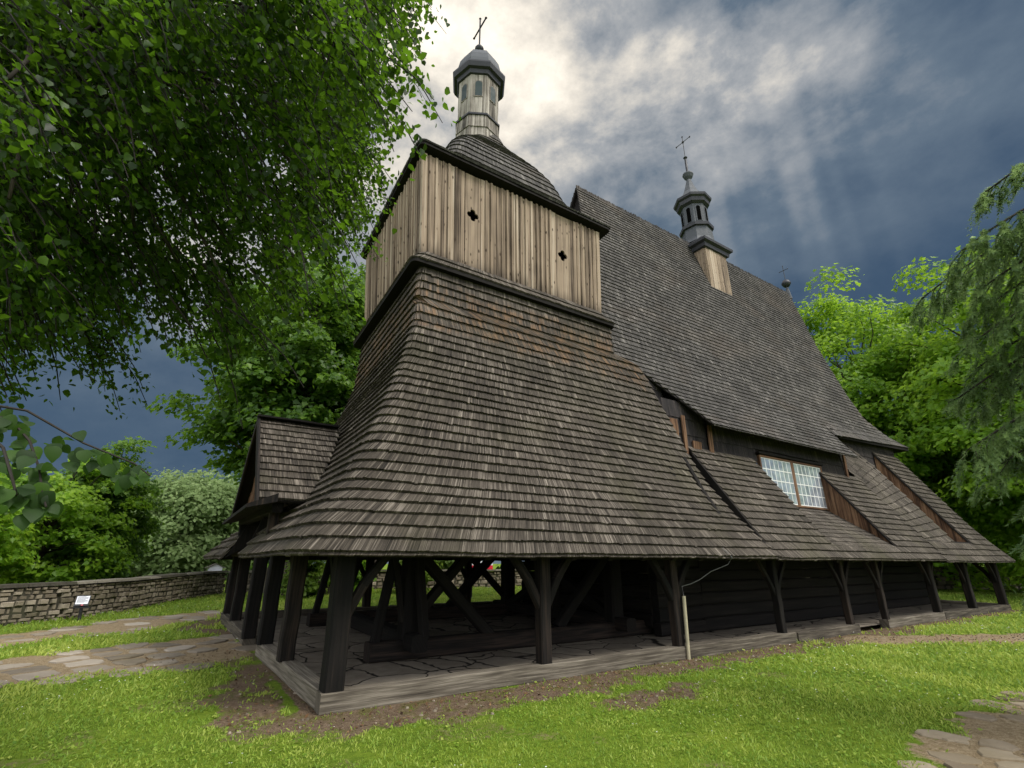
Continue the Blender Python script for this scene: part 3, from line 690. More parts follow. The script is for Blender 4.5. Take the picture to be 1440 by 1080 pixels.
for hx, hz in HOLES:   # quatrefoil sound holes: a pierced panel over a dark chamber
    mb = MB(); t = (hz-zb)/(zt-zb); y = BY0-.16*t-.036; N = 48; inn = []; outr = []
    for i in range(N):
        a = 2*math.pi*i/N
        r = .8*max((.115*math.cos(a-b)+math.sqrt(max(0, .095**2-(.115*math.sin(a-b))**2))) if abs(math.sin(a-b))*.115 < .095 and math.cos(a-b) > 0 else .0 for b in (0, math.pi/2, math.pi, 3*math.pi/2)); r = max(r, .075)
        inn.append((r*math.cos(a), r*math.sin(a))); m_ = max(abs(math.cos(a)), abs(math.sin(a))); outr.append((.222*math.cos(a)/m_, math.sin(a)/m_*((zt-.01-hz) if math.sin(a) > 0 else (hz-zb))))
    sft = lambda v: (v/2.76)*(-.2+.18*(hx-BX0)/5.53)
    for i in range(N):
        j = (i+1) % N; q = [inn[i], inn[j], outr[j], outr[i]]
        f = [(hx+u+sft(v), y-.16*v/2.76, hz+v) for u, v in q]; bk = [(hx+u+sft(v), y+.04-.16*v/2.76, hz+v) for u, v in q]
        mb.hexa(f+bk, .45, [(u+hx, v, hx*3.) for u, v in q]*2)
    so = mb.build('sound_hole_panel', M['belfry'], bf)
# bell chamber floor/void behind the boards
mb = MB(); mb.box((BX0+.25, BY0+.3, zb), (BX1-.25, BY1-.3, zt)); mb.build('bell_chamber', M['dark_void'], CH)
# helm roof
mb = MB(); soffit(mb, 3.16, 11.42, 2.55, 11.30, .10); mb.build('helm_soffit', M['deck'], CH)
helm = ring_roof('helm_roof', [(3.18, 11.50), (2.65, 11.86), (2.18, 12.28), (2.06, 12.6), (1.97, 12.95), (1.82, 13.35), (1.60, 13.8), (1.28, 14.3), (.95, 14.78), (.72, 15.2), (.66, 15.5)],
                 lambda h: .14 if h > 2.4 else .35+.1*(2.4-h), .27, M['shingle_nave'],
                 aspect=lambda h: ((h, 2.445+h-2.765) if h > 2.3 else (h, h)))
# lantern
LX, LY = 4.38, 4.60; LR = math.radians(242+22.5)
mb = MB()
def drum(mb, r0, r1, z0, z1, nb=5):
    """eight boarded faces"""
    for j in range(8):
        a0, a1 = LR+j*math.pi/4, LR+(j+1)*math.pi/4
        for i in range(nb):
            t0, t1 = i/nb, (i+1)/nb-.012; d = random.uniform(0, .012)
            P = lambda r, t, z: np.array((LX+(r+d)*(math.cos(a0)*(1-t)+math.cos(a1)*t), LY+(r+d)*(math.sin(a0)*(1-t)+math.sin(a1)*t), z))
            gid = random.random()*40
            v = [P(r0, t0, z0), P(r0, t1, z0), P(r0-.04, t1, z0), P(r0-.04, t0, z0), P(r1, t0, z1), P(r1, t1, z1), P(r1-.04, t1, z1), P(r1-.04, t0, z1)]
            mb.hexa(v, min(1, max(0, random.gauss(.5, .22))), [(t0*.5+gid, z0, gid), (t1*.5+gid, z0, gid)]*2+[(t0*.5+gid, z1, gid), (t1*.5+gid, z1, gid)]*2)
for a, b, c, d in [(.80, .775, 14.75, 15.08), (.80, .77, 15.04, 15.56), (.80, .765, 15.52, 16.06)]: drum(mb, a, b, c, d, 6)
drum(mb, .745, .745, 16.10, 18.02, 4)
ln = mb.build('lantern', M['lantern'], CH)
mb = MB(); mb.lathe(LX, LY, [(.70, 16.02), (.82, 16.04), (.83, 16.10), (.76, 16.18), (.70, 16.18)], 8, LR, .4); mb.build('lantern_belt', M['leaddark'], ln)
for j in range(8):   # arched shutters set in thin frames
    a = LR+(j+.5)*math.pi/4; ap = .745*math.cos(math.pi/8); cc = np.array((LX+ap*math.cos(a), LY+ap*math.sin(a))); tv = np.array((-math.sin(a), math.cos(a))); nv = np.array((math.cos(a), math.sin(a)))
    def arch(mb, hw, z0, z1, d0, d1, tint=.5):
        pts = [(-hw, z0), (hw, z0)]+[(hw*math.cos(t), z1-hw+hw*math.sin(t)) for t in np.linspace(0, math.pi, 9)]
        n_ = len(pts); vs = [(*(cc+tv*s_+nv*d0), z) for s_, z in pts]+[(*(cc+tv*s_+nv*d1), z) for s_, z in pts]
        mb.add(vs, [tuple(range(n_))[::-1], tuple(range(n_, 2*n_))]+[(i, (i+1) % n_, n_+(i+1) % n_, n_+i) for i in range(n_)], tint)
    f = MB(); arch(f, .155, 16.90, 17.66, .0, .026, .2); ff = f.build('lantern_window', M['lantern'], ln)
    s_ = MB(); arch(s_, .12, 16.94, 17.62, .02, .030); s_.build('shutter', M['green_shutter'], ff)
mb = MB(); mb.lathe(LX, LY, [(.72, 17.92), (.82, 17.96), (.86, 18.10), (.96, 18.14), (1.02, 18.30), (1.02, 18.36), (.84, 18.44)], 8, LR, .4); mb.build('lantern_cornice', M['leaddark'], ln)
mb = MB(); mb.lathe(LX, LY, [(.84, 18.42), (.82, 18.75), (.76, 19.05), (.62, 19.35), (.44, 19.56), (.20, 19.64), (.07, 19.7), (.06, 20.0)], 8, LR, .4); mb.build('lantern_cap', M['lead'], ln)
def cross(name, x, y, z0, zb_, zarm, ztop, arm, rad, ballr, par):
    mb = MB(); mb.lathe(x, y, [(.02, zb_-ballr), (ballr*.6, zb_-ballr*.8), (ballr, zb_-ballr*.15), (ballr, zb_+ballr*.15), (ballr*.6, zb_+ballr*.8), (.03, zb_+ballr)], 12, 0, .4)
    b = mb.build('finial_ball', M['leaddark'], par, True)
    mb = MB(); mb.tube([(x, y, z0), (x, y, ztop)], rad, 6); mb.tube([(x, y-arm, zarm), (x, y+arm, zarm)], rad, 6)
    for p in ((x, y-arm, zarm), (x, y+arm, zarm), (x, y, ztop)): mb.lathe(p[0], p[1], [(.01, p[2]-rad*1.8), (rad*1.7, p[2]), (.01, p[2]+rad*1.8)], 8)
    mb.build(name, M['iron'], par)
cross('cross', LX-.03, LY, 19.9, 20.14, 21.28, 21.82, .47, .03, .17, ln)

# turret on the ridge
TXc, TYc = 16.47, 4.59
mb = MB()
for i, (fx, n_) in enumerate((('s', 6), ('w', 6), ('e', 6))):
    for k in range(n_):
        a, b = -.76+1.52*k/n_, -.76+1.52*(k+1)/n_-.012; gid = random.random()*30; d = random.uniform(0, .02)
        zb_ = 12.0
        if fx == 's': v = [(TXc+a, TYc-.80-d, zb_), (TXc+b, TYc-.80-d, zb_), (TXc+b, TYc-.70, zb_), (TXc+a, TYc-.70, zb_)]
        elif fx == 'w': v = [(TXc-.80-d, TYc-a, zb_), (TXc-.80-d, TYc-b, zb_), (TXc-.70, TYc-b, zb_), (TXc-.70, TYc-a, zb_)]
        else: v = [(TXc+.70, TYc-a, zb_), (TXc+.70, TYc-b, zb_), (TXc+.80+d, TYc-b, zb_), (TXc+.80+d, TYc-a, zb_)]
        g = [(a+gid, 0, gid), (b+gid, 0, gid), (b+gid, 0, gid), (a+gid, 0, gid)]
        mb.hexa(v+[(p[0], p[1], 15.3) for p in v], min(1, max(0, random.gauss(.5, .2))), g+[(q[0], 3.7, gid) for q in g])
tu = mb.build('turret', M['belfry'], CH)
mb = MB(); c4 = math.pi/4
mb.lathe(TXc, TYc, [(1.10, 15.12), (1.26, 15.18), (1.30, 15.34), (1.46, 15.42), (1.48, 15.54), (1.05, 15.80), (.90, 15.92)], 4, c4, .4); mb.build('turret_plinth', M['leaddark'], tu)
TR = math.radians(213)
mb = MB(); mb.lathe(TXc, TYc, [(.82, 15.86), (.72, 16.1), (.68, 16.75)], 8, TR, .4); mb.lathe(TXc, TYc, [(.62, 16.8), (.62, 18.2)], 8, TR, .5); tb = mb.build('turret_drum', M['lead'], tu)
mb = MB(); mb.lathe(TXc, TYc, [(.68, 16.68), (.78, 16.72), (.80, 16.86), (.63, 16.95)], 8, TR, .4); mb.build('turret_cornice', M['leaddark'], tu); mb = MB(); mb.lathe(TXc, TYc, [(.64, 18.02), (.76, 18.12), (.79, 18.30), (.88, 18.38), (.90, 18.50), (.76, 18.58)], 8, TR, .4); mb.build('turret_cornice', M['leaddark'], tu)
mb = MB(); mb.lathe(TXc, TYc, [(.86, 18.52), (.56, 18.78), (.36, 19.1), (.22, 19.5), (.13, 19.85), (.09, 19.98)], 8, TR, .5)
mb.lathe(TXc, TYc, [(.10, 19.94), (.20, 20.06), (.27, 20.22), (.26, 20.28), (.10, 20.36)], 12, 0, .5); mb.build('turret_cap', M['lead'], tu)
for j in range(8):
    a = TR+(j+.5)*math.pi/4; ap = .62*math.cos(math.pi/8); cc = np.array((TXc+ap*math.cos(a), TYc+ap*math.sin(a))); tv = np.array((-math.sin(a), math.cos(a))); nv = np.array((math.cos(a), math.sin(a)))
    def arch2(mb, hw, z0, z1, d0, d1):
        pts = [(-hw, z0), (hw, z0)]+[(hw*math.cos(t), z1-hw+hw*math.sin(t)) for t in np.linspace(0, math.pi, 9)]
        n_ = len(pts); vs = [(*(cc+tv*s_+nv*d0), z) for s_, z in pts]+[(*(cc+tv*s_+nv*d1), z) for s_, z in pts]
        mb.add(vs, [tuple(range(n_))[::-1], tuple(range(n_, 2*n_))]+[(i, (i+1) % n_, n_+(i+1) % n_, n_+i) for i in range(n_)], .5)
    f = MB(); arch2(f, .14, 17.0, 17.92, .0, .02); ff = f.build('turret_window', M['lead'], tu)
    s_ = MB(); arch2(s_, .095, 17.04, 17.88, .01, .026); s_.build('opening', M['dark_void'], ff)
mb = MB(); mb.tube([(TXc, TYc, 20.3), (TXc, TYc, 21.25)], .06, 8); mb.lathe(TXc, TYc, [(.05, 21.3), (.11, 21.36), (.05, 21.42)], 8); mb.build('finial_shaft', M['leaddark'], tu)
mb = MB(); mb.tube([(TXc, TYc, 21.35), (TXc, TYc, 22.75)], .018, 6); mb.tube([(TXc, TYc-.42, 22.4), (TXc, TYc+.42, 22.4)], .018, 6)
for p in ((0, -.42, 22.4), (0, .42, 22.4), (0, 0, 22.75)): mb.lathe(TXc, TYc+p[1], [(.01, p[2]-.07), (.045, p[2]), (.01, p[2]+.07)], 6)
mb.lathe(TXc, TYc, [(.01, 22.3), (.08, 22.4), (.01, 22.5)], 4, 0); mb.build('cross', M['iron'], tu)
# little ball and cross on the east end of the ridge
mb = MB(); mb.lathe(24.2, YC, [(.16, 15.5), (.11, 15.9), (.05, 16.3)], 6); fn = mb.build('ridge_finial', M['lead'], CH)
cross('cross', 24.2, YC, 16.2, 16.5, 17.35, 17.65, .24, .016, .24, fn)

# ---------------------------------------------------------------- entrance gable on the west side
PY, PZ = 4.30, 4.68
def por(z, y):
    x = np.interp(z, TZ, TX)-.05*(y-np.interp(z, TZ, TY))+.12; return [(-.86, float(x))]
mb = MB(); dk = MB(); pr = [(2.12, 2.76), (PY, PZ)]
courses_x(mb, pr, .225, por, .08, .04); courses_x(mb, pr, .26, por, .1, .026, flip=True, ymap=lambda p: np.array((p[0], 2*PY-p[1], p[2])))
deck_quad(dk, [(-.84, 2.12, 2.76), (.1, 2.12, 2.76), (.85, PY, PZ), (-.84, PY, PZ)]); deck_quad(dk, [(.1, 2*PY-2.12, 2.76), (-.84, 2*PY-2.12, 2.76), (-.84, PY, PZ), (.85, PY, PZ)])
pg = mb.build('entrance_gable_roof', M['shingle_tower'], CH); dk.build('roof_boarding', M['deck'], pg)
mb = MB(); y = 2.35
while y < 2*PY-2.4:
    h0 = PZ-.12-abs(y-PY)*(PZ-2.76)/(PY-2.12); h1 = PZ-.12-abs(y+.15-PY)*(PZ-2.76)/(PY-2.12); d = random.uniform(-.02, .02)
    if min(h0, h1) > 2.85: mb.hexa([(-.62+d, y, 2.8), (-.62+d, y+.14, 2.8), (-.58+d, y+.14, 2.8), (-.58+d, y, 2.8), (-.62+d, y, h0), (-.62+d, y+.14, h1), (-.58+d, y+.14, h1), (-.58+d, y, h0)], random.uniform(.0, .5))
    y += .155
mb.build('gable_boarding', M['brown'], pg)
mb = MB()
for sy in (1, -1):
    mb.beam((-.86, PY-sy*2.22, 2.66), (-.86, PY, PZ-.02), .05, .17, (0, 0, 1), tint=.6, seg=3)
mb.beam((-.9, PY-.1, PZ+.02), (.8, PY-.1, PZ+.02), .2, .05, (0, 0, 1), tint=.1)
mb.hexa([(-1.02, 2.0, 2.60), (-.56, 2.0, 2.72), (-.56, 2*PY-2.0, 2.72), (-1.02, 2*PY-2.0, 2.60), (-1.02, 2.0, 2.66), (-.56, 2.0, 2.86), (-.56, 2*PY-2.0, 2.86), (-1.02, 2*PY-2.0, 2.66)], .4)
mb.build('gable_trim', M['post'], pg)
mb = MB()
mb.beam((-.5, 2.55, 2.0), (-.5, 2.55, 2.74), .16, .16, (1, 0, 0)); mb.beam((-.62, 6.05, 2.0), (-.62, 6.05, 2.74), .16, .16, (1, 0, 0))
mb.beam((-.55, GAP[0], 2.62), (.4, GAP[0], 2.62), .14, .2); mb.beam((-.55, GAP[1], 2.62), (.4, GAP[1], 2.62), .14, .2)
mb.beam((-.50, 2.3, 2.66), (-.62, 6.3, 2.66), .18, .18)
for yy in GAP:    # dark cheek walls of the entrance bay
    x_ = lambda z: np.interp(z, TZ, TX)-.05*(yy-np.interp(z, TZ, TY))
    mb.hexa([(x_(1.9)+.05, yy-.03, 1.86), (x_(2.75)+.1, yy-.03, 2.3), (x_(2.75)+.1, yy+.03, 2.3), (x_(1.9)+.05, yy+.03, 1.86), (-.5, yy-.03, 2.72), (x_(2.75)+.1, yy-.03, 2.72), (x_(2.75)+.1, yy+.03, 2.72), (-.5, yy+.03, 2.72)], .3)
mb.build('entrance_frame', M['post'], CH)

# ---------------------------------------------------------------- arcade: sills, posts, plates, floor, tower base
def sill_piece(a, b, w=.25, h=.24):
    mb = MB(); mb.beam(a, b, w, h, seg=10, jit=.008, bev=.06); return mb.build('sill_beam', M['sill'], CH)
wz = lambda y: .22+.031*y
sill_piece((0.0, .125, .09), (6.98, .125, .09)); sill_piece((7.0, .125, .085), (10.92, .13, .085)); sill_piece((10.94, .10, .07), (14.05, .12, .07)); sill_piece((15.85, .14, .08), (20.0, .13, .09)); sill_piece((20.02, .12, .075), (26.75, .12, .07))
sill_piece((.125, .26, .10), (-.10, 4.17, wz(4.17)-.12)); sill_piece((-.2, 5.35, wz(5.4)-.12), (-.36, 9.2, wz(9.1)-.12)); sill_piece((-.2, 9.05, .38), (26.6, 9.05, .30)); sill_piece((26.62, .26, .08), (26.62, 8.9, .25))
def post(x, y, z0, z1, w, dx=0., dy=0., br=(), bw=.12, foot=True):
    """arcade post with curved-looking knee braces up to the plate"""
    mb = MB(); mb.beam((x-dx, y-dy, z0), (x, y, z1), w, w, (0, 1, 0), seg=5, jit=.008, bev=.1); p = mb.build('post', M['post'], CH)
    for (ux, uy) in br:
        m2 = MB(); k = .62
        a = np.array((x+ux*w*.3, y+uy*w*.3, z1-.80)); b = np.array((x+ux*.30, y+uy*.30, z1-.38)); c = np.array((x+ux*k, y+uy*k, z1+.02))
        m2.beam(a, b+(b-a)*.05, bw, bw, (uy, ux, 0), seg=2); m2.beam(b-(c-b)*.05, c, bw, bw, (uy, ux, 0), seg=2); m2.build('brace', M['post'], p)
PZT = 1.86
post(.16, .15, .02, PZT, .265, br=((1, 0), (0, 1)))
for x, w in ((3.55, .21), (6.86, .19)): post(x, .13, .2, PZT, w, br=((1, 0), (-1, 0)), bw=.13)
for x, w in ((10.55, .17), (13.85, .165), (16.0, .165), (19.85, .22), (23.1, .24)): post(x, .13, .18, PZT-.02, w, br=((1, 0), (-1, 0)), bw=.095)
post(26.5, .13, .17, PZT-.04, .27, br=((-1, 0), (0, 1)))
post(-.02, 2.28, wz(2.3)-.02, PZT+.05, .24, br=((0, 1),), dx=0.02)
post(-.12, 3.95, wz(4.)-.02, 2.7, .26); post(-.22, 5.45, wz(5.4)-.12, 2.7, .26)
post(-.30, 7.5, wz(7.5)-.02, 2.05, .24, br=((0, 1),)); post(-.33, 9.02, wz(9.)-.02, 2.05, .25)
for x in (3.4, 6.9, 10.5, 14.2, 18., 22., 26.4): post(x, 9.05, .45, 2.05, .22, br=((1, 0), (-1, 0)))
for y in (3.2, 6.2): post(26.6, y, .25, 1.85, .25, br=((0, 1), (0, -1)))
def one(name, mat_, *a, **k): q = MB(); q.beam(*a, **k); return q.build(name, mat_, CH)
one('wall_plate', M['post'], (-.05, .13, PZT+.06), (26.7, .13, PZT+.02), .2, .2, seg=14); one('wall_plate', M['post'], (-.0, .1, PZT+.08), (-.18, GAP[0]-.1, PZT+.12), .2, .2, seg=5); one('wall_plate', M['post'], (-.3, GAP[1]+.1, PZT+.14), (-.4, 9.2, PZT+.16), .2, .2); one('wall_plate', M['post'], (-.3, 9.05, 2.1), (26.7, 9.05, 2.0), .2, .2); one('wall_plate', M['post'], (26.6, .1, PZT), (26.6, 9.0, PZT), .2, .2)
mb = MB()
for x in np.arange(2.2, 9.4, .85):
    zs = [1.98, 2.85, 3.64, 4.56]
    mb = MB()
    for a, b in zip(zs, zs[1:]): mb.beam((x, np.interp(a, TZ, TY)+.10, a-.16), (x, np.interp(b, TZ, TY)+.10, b-.16), .12, .12)
    mb.build('rafter', M['log'], CH)
for x in np.arange(10.2, 26., .85):
    mb = MB(); f = sl1 if x < 19.8 else sl2; mb.beam((x, -.42, f(-.42)-.15), (x, 1.6, f(1.6)-.15 if not (12.7 < x < 17.2 or 19.5 < x < 24.4) else f(-.42)+.95), .12, .12)
    mb.build('rafter', M['log'], CH)
mb = MB()
mb.add([(.2, .2, .075), (26.5, .2, .075), (26.5, 8.95, .27), (-.2, 8.95, .33)], [(0, 1, 2, 3)], .5)
mb.build('floor', M['floor'], CH)
# base frame of the bell tower: ground logs, corner posts, crossed braces
mb = MB(); X0, X1, Y0, Y1 = 2.03, 7.2, 2.25, 6.95
ZL, ZT = .44, 3.0
def one(name, mat_, *a, **k): q = MB(); q.beam(*a, **k); return q.build(name, mat_, CH)
for y, z in ((Y0, .28), (Y1, .40)): one('ground_log', M['post'], (1.28, y, z), (8.9, y, z), .34, .32, seg=8, tint=.9)
for x in (X0, X1): one('ground_log', M['post'], (x, 1.7, .42), (x, 7.6, .5), .3, .28, seg=6)
for x in (X0, X1):
    for y in (Y0, Y1): one('tower_post', M['log'], (x, y, ZL), (x+.02, y, ZT), .36, .36, (0, 1, 0), seg=6)
for y in (4.6,): one('tower_post', M['log'], (X1, y, ZL), (X1, y, ZT), .3, .3, (0, 1, 0))
one('tower_brace', M['log'], (2.2, Y0-.03, 1.86), (3.74, Y0-.03, .40), .2, .2, (0, 1, 0)); one('tower_brace', M['log'], (2.1, Y0+.06, .72), (3.6, Y0+.06, 2.3), .17, .2, (0, 1, 0))
one('tower_brace', M['log'], (7.0, Y0, 1.9), (5.5, Y0, .42), .2, .2, (0, 1, 0)); one('tower_brace', M['log'], (5.1, Y1, .5), (6.9, Y1, 2.2), .22, .24, (0, 1, 0)); one('tower_brace', M['log'], (7.1, Y1+.06, .8), (5.6, Y1+.06, 2.2), .16, .2, (0, 1, 0))
one('tower_brace', M['log'], (4.6, Y1, .5), (3.0, Y1, 2.2), .18, .2, (0, 1, 0))
one('tower_brace', M['log'], (X1, Y0, .5), (X1, Y1, 2.6), .2, .2); one('tower_brace', M['log'], (X1, Y1, .5), (X1, Y0, 2.6), .2, .2)
one('tower_brace', M['log'], (X0, Y1, .6), (X0, 5.2, 2.5), .2, .2)
# leaning struts at the log ends
for y in (Y0, Y1): one('tower_brace', M['log'], (1.40, y-.02, ZL), (1.80, y-.02, 2.7), .15, .17, (0, 1, 0)); one('tower_brace', M['log'], (1.86, y-.1, ZL+.3), (1.62, y-.1, 1.9), .10, .10, (0, 1, 0)); one('tower_brace', M['log'], (X0+.1, 1.75, .5), (X0, Y0-.1, 2.4), .15, .15)
# lightning conductor: pale tube on the post, wire up to the eave
mb = MB(); mb.tube([(6.93, -.03, -.02), (6.95, -.035, .55), (6.98, -.03, 1.12)], .035, 10); lc = mb.build('conduit', M['conduit'], CH)
mb = MB(); mb.tube([(6.98, -.03, 1.12), (7.0, .0, 1.3), (7.3, .02, 1.34), (7.52, -.05, 1.42), (7.72, -.2, 1.58), (7.98, -.45, 1.72), (8.0, -.56, 1.86), (7.85, -.46, 2.05)], .008, 6); mb.build('wire', M['wire'], lc)

# ---------------------------------------------------------------- ground, paths
def inpoly(px, py, poly):
    c = np.zeros(px.shape, bool); n = len(poly); j = n-1
    for i in range(n):
        xi, yi = poly[i]; xj, yj = poly[j]
        c ^= ((yi > py) != (yj > py)) & (px < (xj-xi)*(py-yi)/(yj-yi+1e-12)+xi); j = i
    return c
PATHS = [[(-.10, 7.0), (-.15, 4.4), (-1.3, 3.7), (-2.98, 3.75), (-4.5, 3.6), (-5.5, 4.6), (-4.1, 6.1), (-3.16, 6.2), (-2.06, 6.4), (-.8, 6.9)],
         [(-.5, 10.3), (-2.42, 8.3), (-3.5, 8.1), (-6, 6.2), (-6.2, 8.3), (-3.8, 9.7), (-2.2, 11.2), (-.2, 12.4)],
         [(8.6, -4.3), (6.65, -4.45), (5.35, -4.5), (4.24, -4.7), (4.4, -6), (9, -6)],
         [(12.2, -.2), (13.6, -.1), (15.2, -1.2), (18., -2.6), (22, -4), (21, -4.4), (16., -3.2), (13.6, -2.2), (12.3, -1.4)]]
DIRT = [[(-.2, .2), (2.2, .2), (4.0, .2), (6.5, .2), (12.9, .2), (14.5, .2), (14.5, -.7), (9.9, -.75), (5.5, -.8), (4.4, -.85), (3, -.9), (1.2, -.9), (-.1, -.95), (-1.0, -.6), (-1.2, .6), (-.85, 2.4), (-.8, 4.2), (-.1, 4.6)],
        [(3.5, -1.2), (5.4, -1.25), (5.8, -1.5), (4.9, -1.9), (3.6, -1.85), (2.9, -1.6)],
        [(14.5, .2), (27.2, .2), (27.2, -.5), (20, -.45), (14.5, -.7)], [(-.6, 6.9), (-.3, 10), (-1.1, 10.2), (-1.4, 8)]]
def soft(px, py, polys, amp=.9, freq=2.2):
    m = np.zeros(px.shape)
    for k in range(6):
        o = k*31.7; s = .16*np.array((math.cos(k), math.sin(k*1.7)))
        wx = px+(fbm(px*freq+o*.02, py*freq+7, 3)-.5)*amp*1.3+s[0]; wy = py+(fbm(px*freq+50, py*freq+o*.02+3, 3)-.5)*amp*1.3+s[1]
        q = np.zeros(px.shape, bool)
        for p in polys: q |= inpoly(wx, wy, p)
        m += q
    return m/6
def masks(px, py):
    d = soft(px, py, DIRT); p = soft(px, py, PATHS)
    worn = np.clip((fbm(px*.7+9, py*.7+4, 4)-.60)*6, 0, .8); d = d*np.clip(1.55-1.3*fbm(px*1.7+40, py*1.7+8, 4), .35, 1)
    inside = (px > -.1) & (px < 26.8) & (py > .05) & (py < 9.2)
    return np.where(inside, 1., np.clip(d+worn*.55, 0, 1)), p
def gridmesh(name, xs, ys, zoff, skip=None):
    X, Y = np.meshgrid(xs, ys, indexing='ij'); Z = gz(X, Y)+zoff
    d, p = masks(X.ravel(), Y.ravel()); Z = Z.ravel()
    ins = (X.ravel() > .1) & (X.ravel() < 26.6) & (Y.ravel() > .15) & (Y.ravel() < 9.0); Z = np.where(ins, -.06+0*Z, Z)
    far = np.hypot(X.ravel()-8, Y.ravel()) > 60
    V = np.stack([X.ravel(), Y.ravel(), Z], 1); nx, ny = X.shape; idx = np.arange(nx*ny).reshape(nx, ny)
    F = np.stack([idx[:-1, :-1], idx[1:, :-1], idx[1:, 1:], idx[:-1, 1:]], -1).reshape(-1, 4)
    o = fast_mesh(name, V, F, M['ground'], None, True, dirt=np.where(far, 0, d), path=p); o['kind'] = 'structure'; return o
def axis(lo, hi, step, far):
    c = list(np.arange(lo, hi, step)); a = []; s = step; v = lo
    while v > -far: s *= 1.22; v -= s; a.append(v)
    b = []; s = step; v = c[-1]
    while v < far: s *= 1.22; v += s; b.append(v)
    return np.array(a[::-1]+c+b)
gridmesh('ground', axis(-9, 28, .11, 900), axis(-8, 20, .11, 900), 0.)
# flagstones of the two paths
def flags(poly, spacing, name, seed, gaps):
    r = random.Random(seed); xs = [p[0] for p in poly]; ys = [p[1] for p in poly]; mb = MB(); cs = []
    for k in range(1500):
        x, y = r.uniform(min(xs), max(xs)), r.uniform(min(ys), max(ys))
        if inpoly(np.array([x]), np.array([y]), poly)[0] and all(math.hypot(x-a, (y-b)) > spacing*.92 for a, b in cs): cs.append((x, y))
    for x, y in cs:
        if r.random() < gaps: continue
        n = r.randint(6, 8); ph = r.random()*6; pts = []
        # cell of the irregular paving: shrink towards the nearest neighbours
        for i in range(n*2):
            a = ph+math.pi*i/n; R = spacing*.95
            for (u, v) in cs:
                if (u, v) != (x, y):
                    dx, dy = u-x, v-y; dd = math.hypot(dx, dy); c = (math.cos(a)*dx+math.sin(a)*dy)/dd
                    if c > .05: R = min(R, (dd/2-.022)/c)
            R *= r.uniform(.74, 1.0); pts.append((x+R*math.cos(a), y+R*math.sin(a)))
        z = float(gz(x, y))+r.uniform(-.008, .008); sx, sy = r.uniform(-.02, .02), r.uniform(-.02, .02)
        top = [(a, b, z+(a-x)*sx+(b-y)*sy+.03*0) for a, b in pts]; inn = [(x+(a-x)*.93, y+(b-y)*.93, c+.014) for a, b, c in top]; low = [(a, b, c-.08) for a, b, c in top]; m_ = len(pts)
        mb.add(inn+top+low, [tuple(range(m_))]+[(i+m_, (i+1) % m_+m_, (i+1) % m_, i) for i in range(m_)]+[(i+2*m_, (i+1) % m_+2*m_, (i+1) % m_+m_, i+m_) for i in range(m_)], r.random())
    o = mb.build(name, M['flag_brown' if seed == 8 else 'flag']); o['kind'] = 'structure'; return o
flags(PATHS[0], .5, 'flagstone_path', 3, .1); flags(PATHS[2], .30, 'flagstone_path', 8, .4); flags(PATHS[1], .45, 'flagstone_path', 5, .35)

# ---------------------------------------------------------------- lawn
CX, CY = -1.886, -7.259
def scatter(n, rmin, rmax, power):
    """points around the viewer's corner of the churchyard, thinner with distance"""
    u = rng.random(n); r = (rmin**(2-power)+u*(rmax**(2-power)-rmin**(2-power)))**(1/(2-power)); a = np.radians(rng.uniform(-8, 122, n))
    return CX+r*np.cos(a), CY+r*np.sin(a), r
def keep_lawn(x, y, cut=.5):
    d, p = masks(x, y); ins = (x > -.3) & (x < 26.9) & (y > -.05) & (y < 9.3)
    n = fbm(x*3, y*3, 3)
    return (~ins) & (((d*.95+(n-.5)*1.1) < cut) | (rng.random(len(x)) < .06)) & ((p*1.05+(n-.5)*.9) < cut)
def blades():
    x, y, r = scatter(400000, 2.0, 45., 1.5); k = keep_lawn(x, y); x, y, r = x[k], y[k], r[k]; n = len(x)
    z = gz(x, y); pn = fbm(x*.9, y*.9, 4); pn2 = fbm(x*4+30, y*4, 2)
    h = (.014+.034*rng.random(n)**1.7+.022*pn2)*np.clip(r/8, .8, 2.0); w = (.0028+.0036*rng.random(n))*np.clip(r/5, .9, 4.2)
    az = rng.random(n)*6.283; lean = rng.uniform(.25, 1.3, n); la = rng.random(n)*6.283
    tx, ty = np.cos(az)*w, np.sin(az)*w; lx, ly = np.cos(la)*lean*h, np.sin(la)*lean*h
    b = np.stack([x, y, z-.005], 1)
    v0 = b+np.stack([-tx, -ty, 0*x], 1); v1 = b+np.stack([tx, ty, 0*x], 1)
    mid = b+np.stack([lx*.35, ly*.35, h*.62], 1); v2 = mid+np.stack([tx, ty, 0*x], 1)*.8; v3 = mid-np.stack([tx, ty, 0*x], 1)*.8
    tip = b+np.stack([lx, ly, h], 1)
    V = np.stack([v0, v1, v2, v3, tip], 1).reshape(-1, 3); i = np.arange(n)*5
    F = np.concatenate([np.stack([i, i+1, i+2], 1), np.stack([i, i+2, i+3], 1), np.stack([i+3, i+2, i+4], 1)])
    dry = np.clip((fbm(x*.8+33, y*.8+71, 4)-.52)*5, 0, 1); t = np.clip(-.05+.85*pn+.22*pn2+.17*rng.standard_normal(n)+.5*dry, 0, 1); t = np.repeat(t, 5)
    o = fast_mesh('lawn_grass', V, F, M['grass'], None, False, tint=t)
    tagp(o, 'short bright green lawn of grass and clover around the church', 'grass', kind='stuff')
blades()
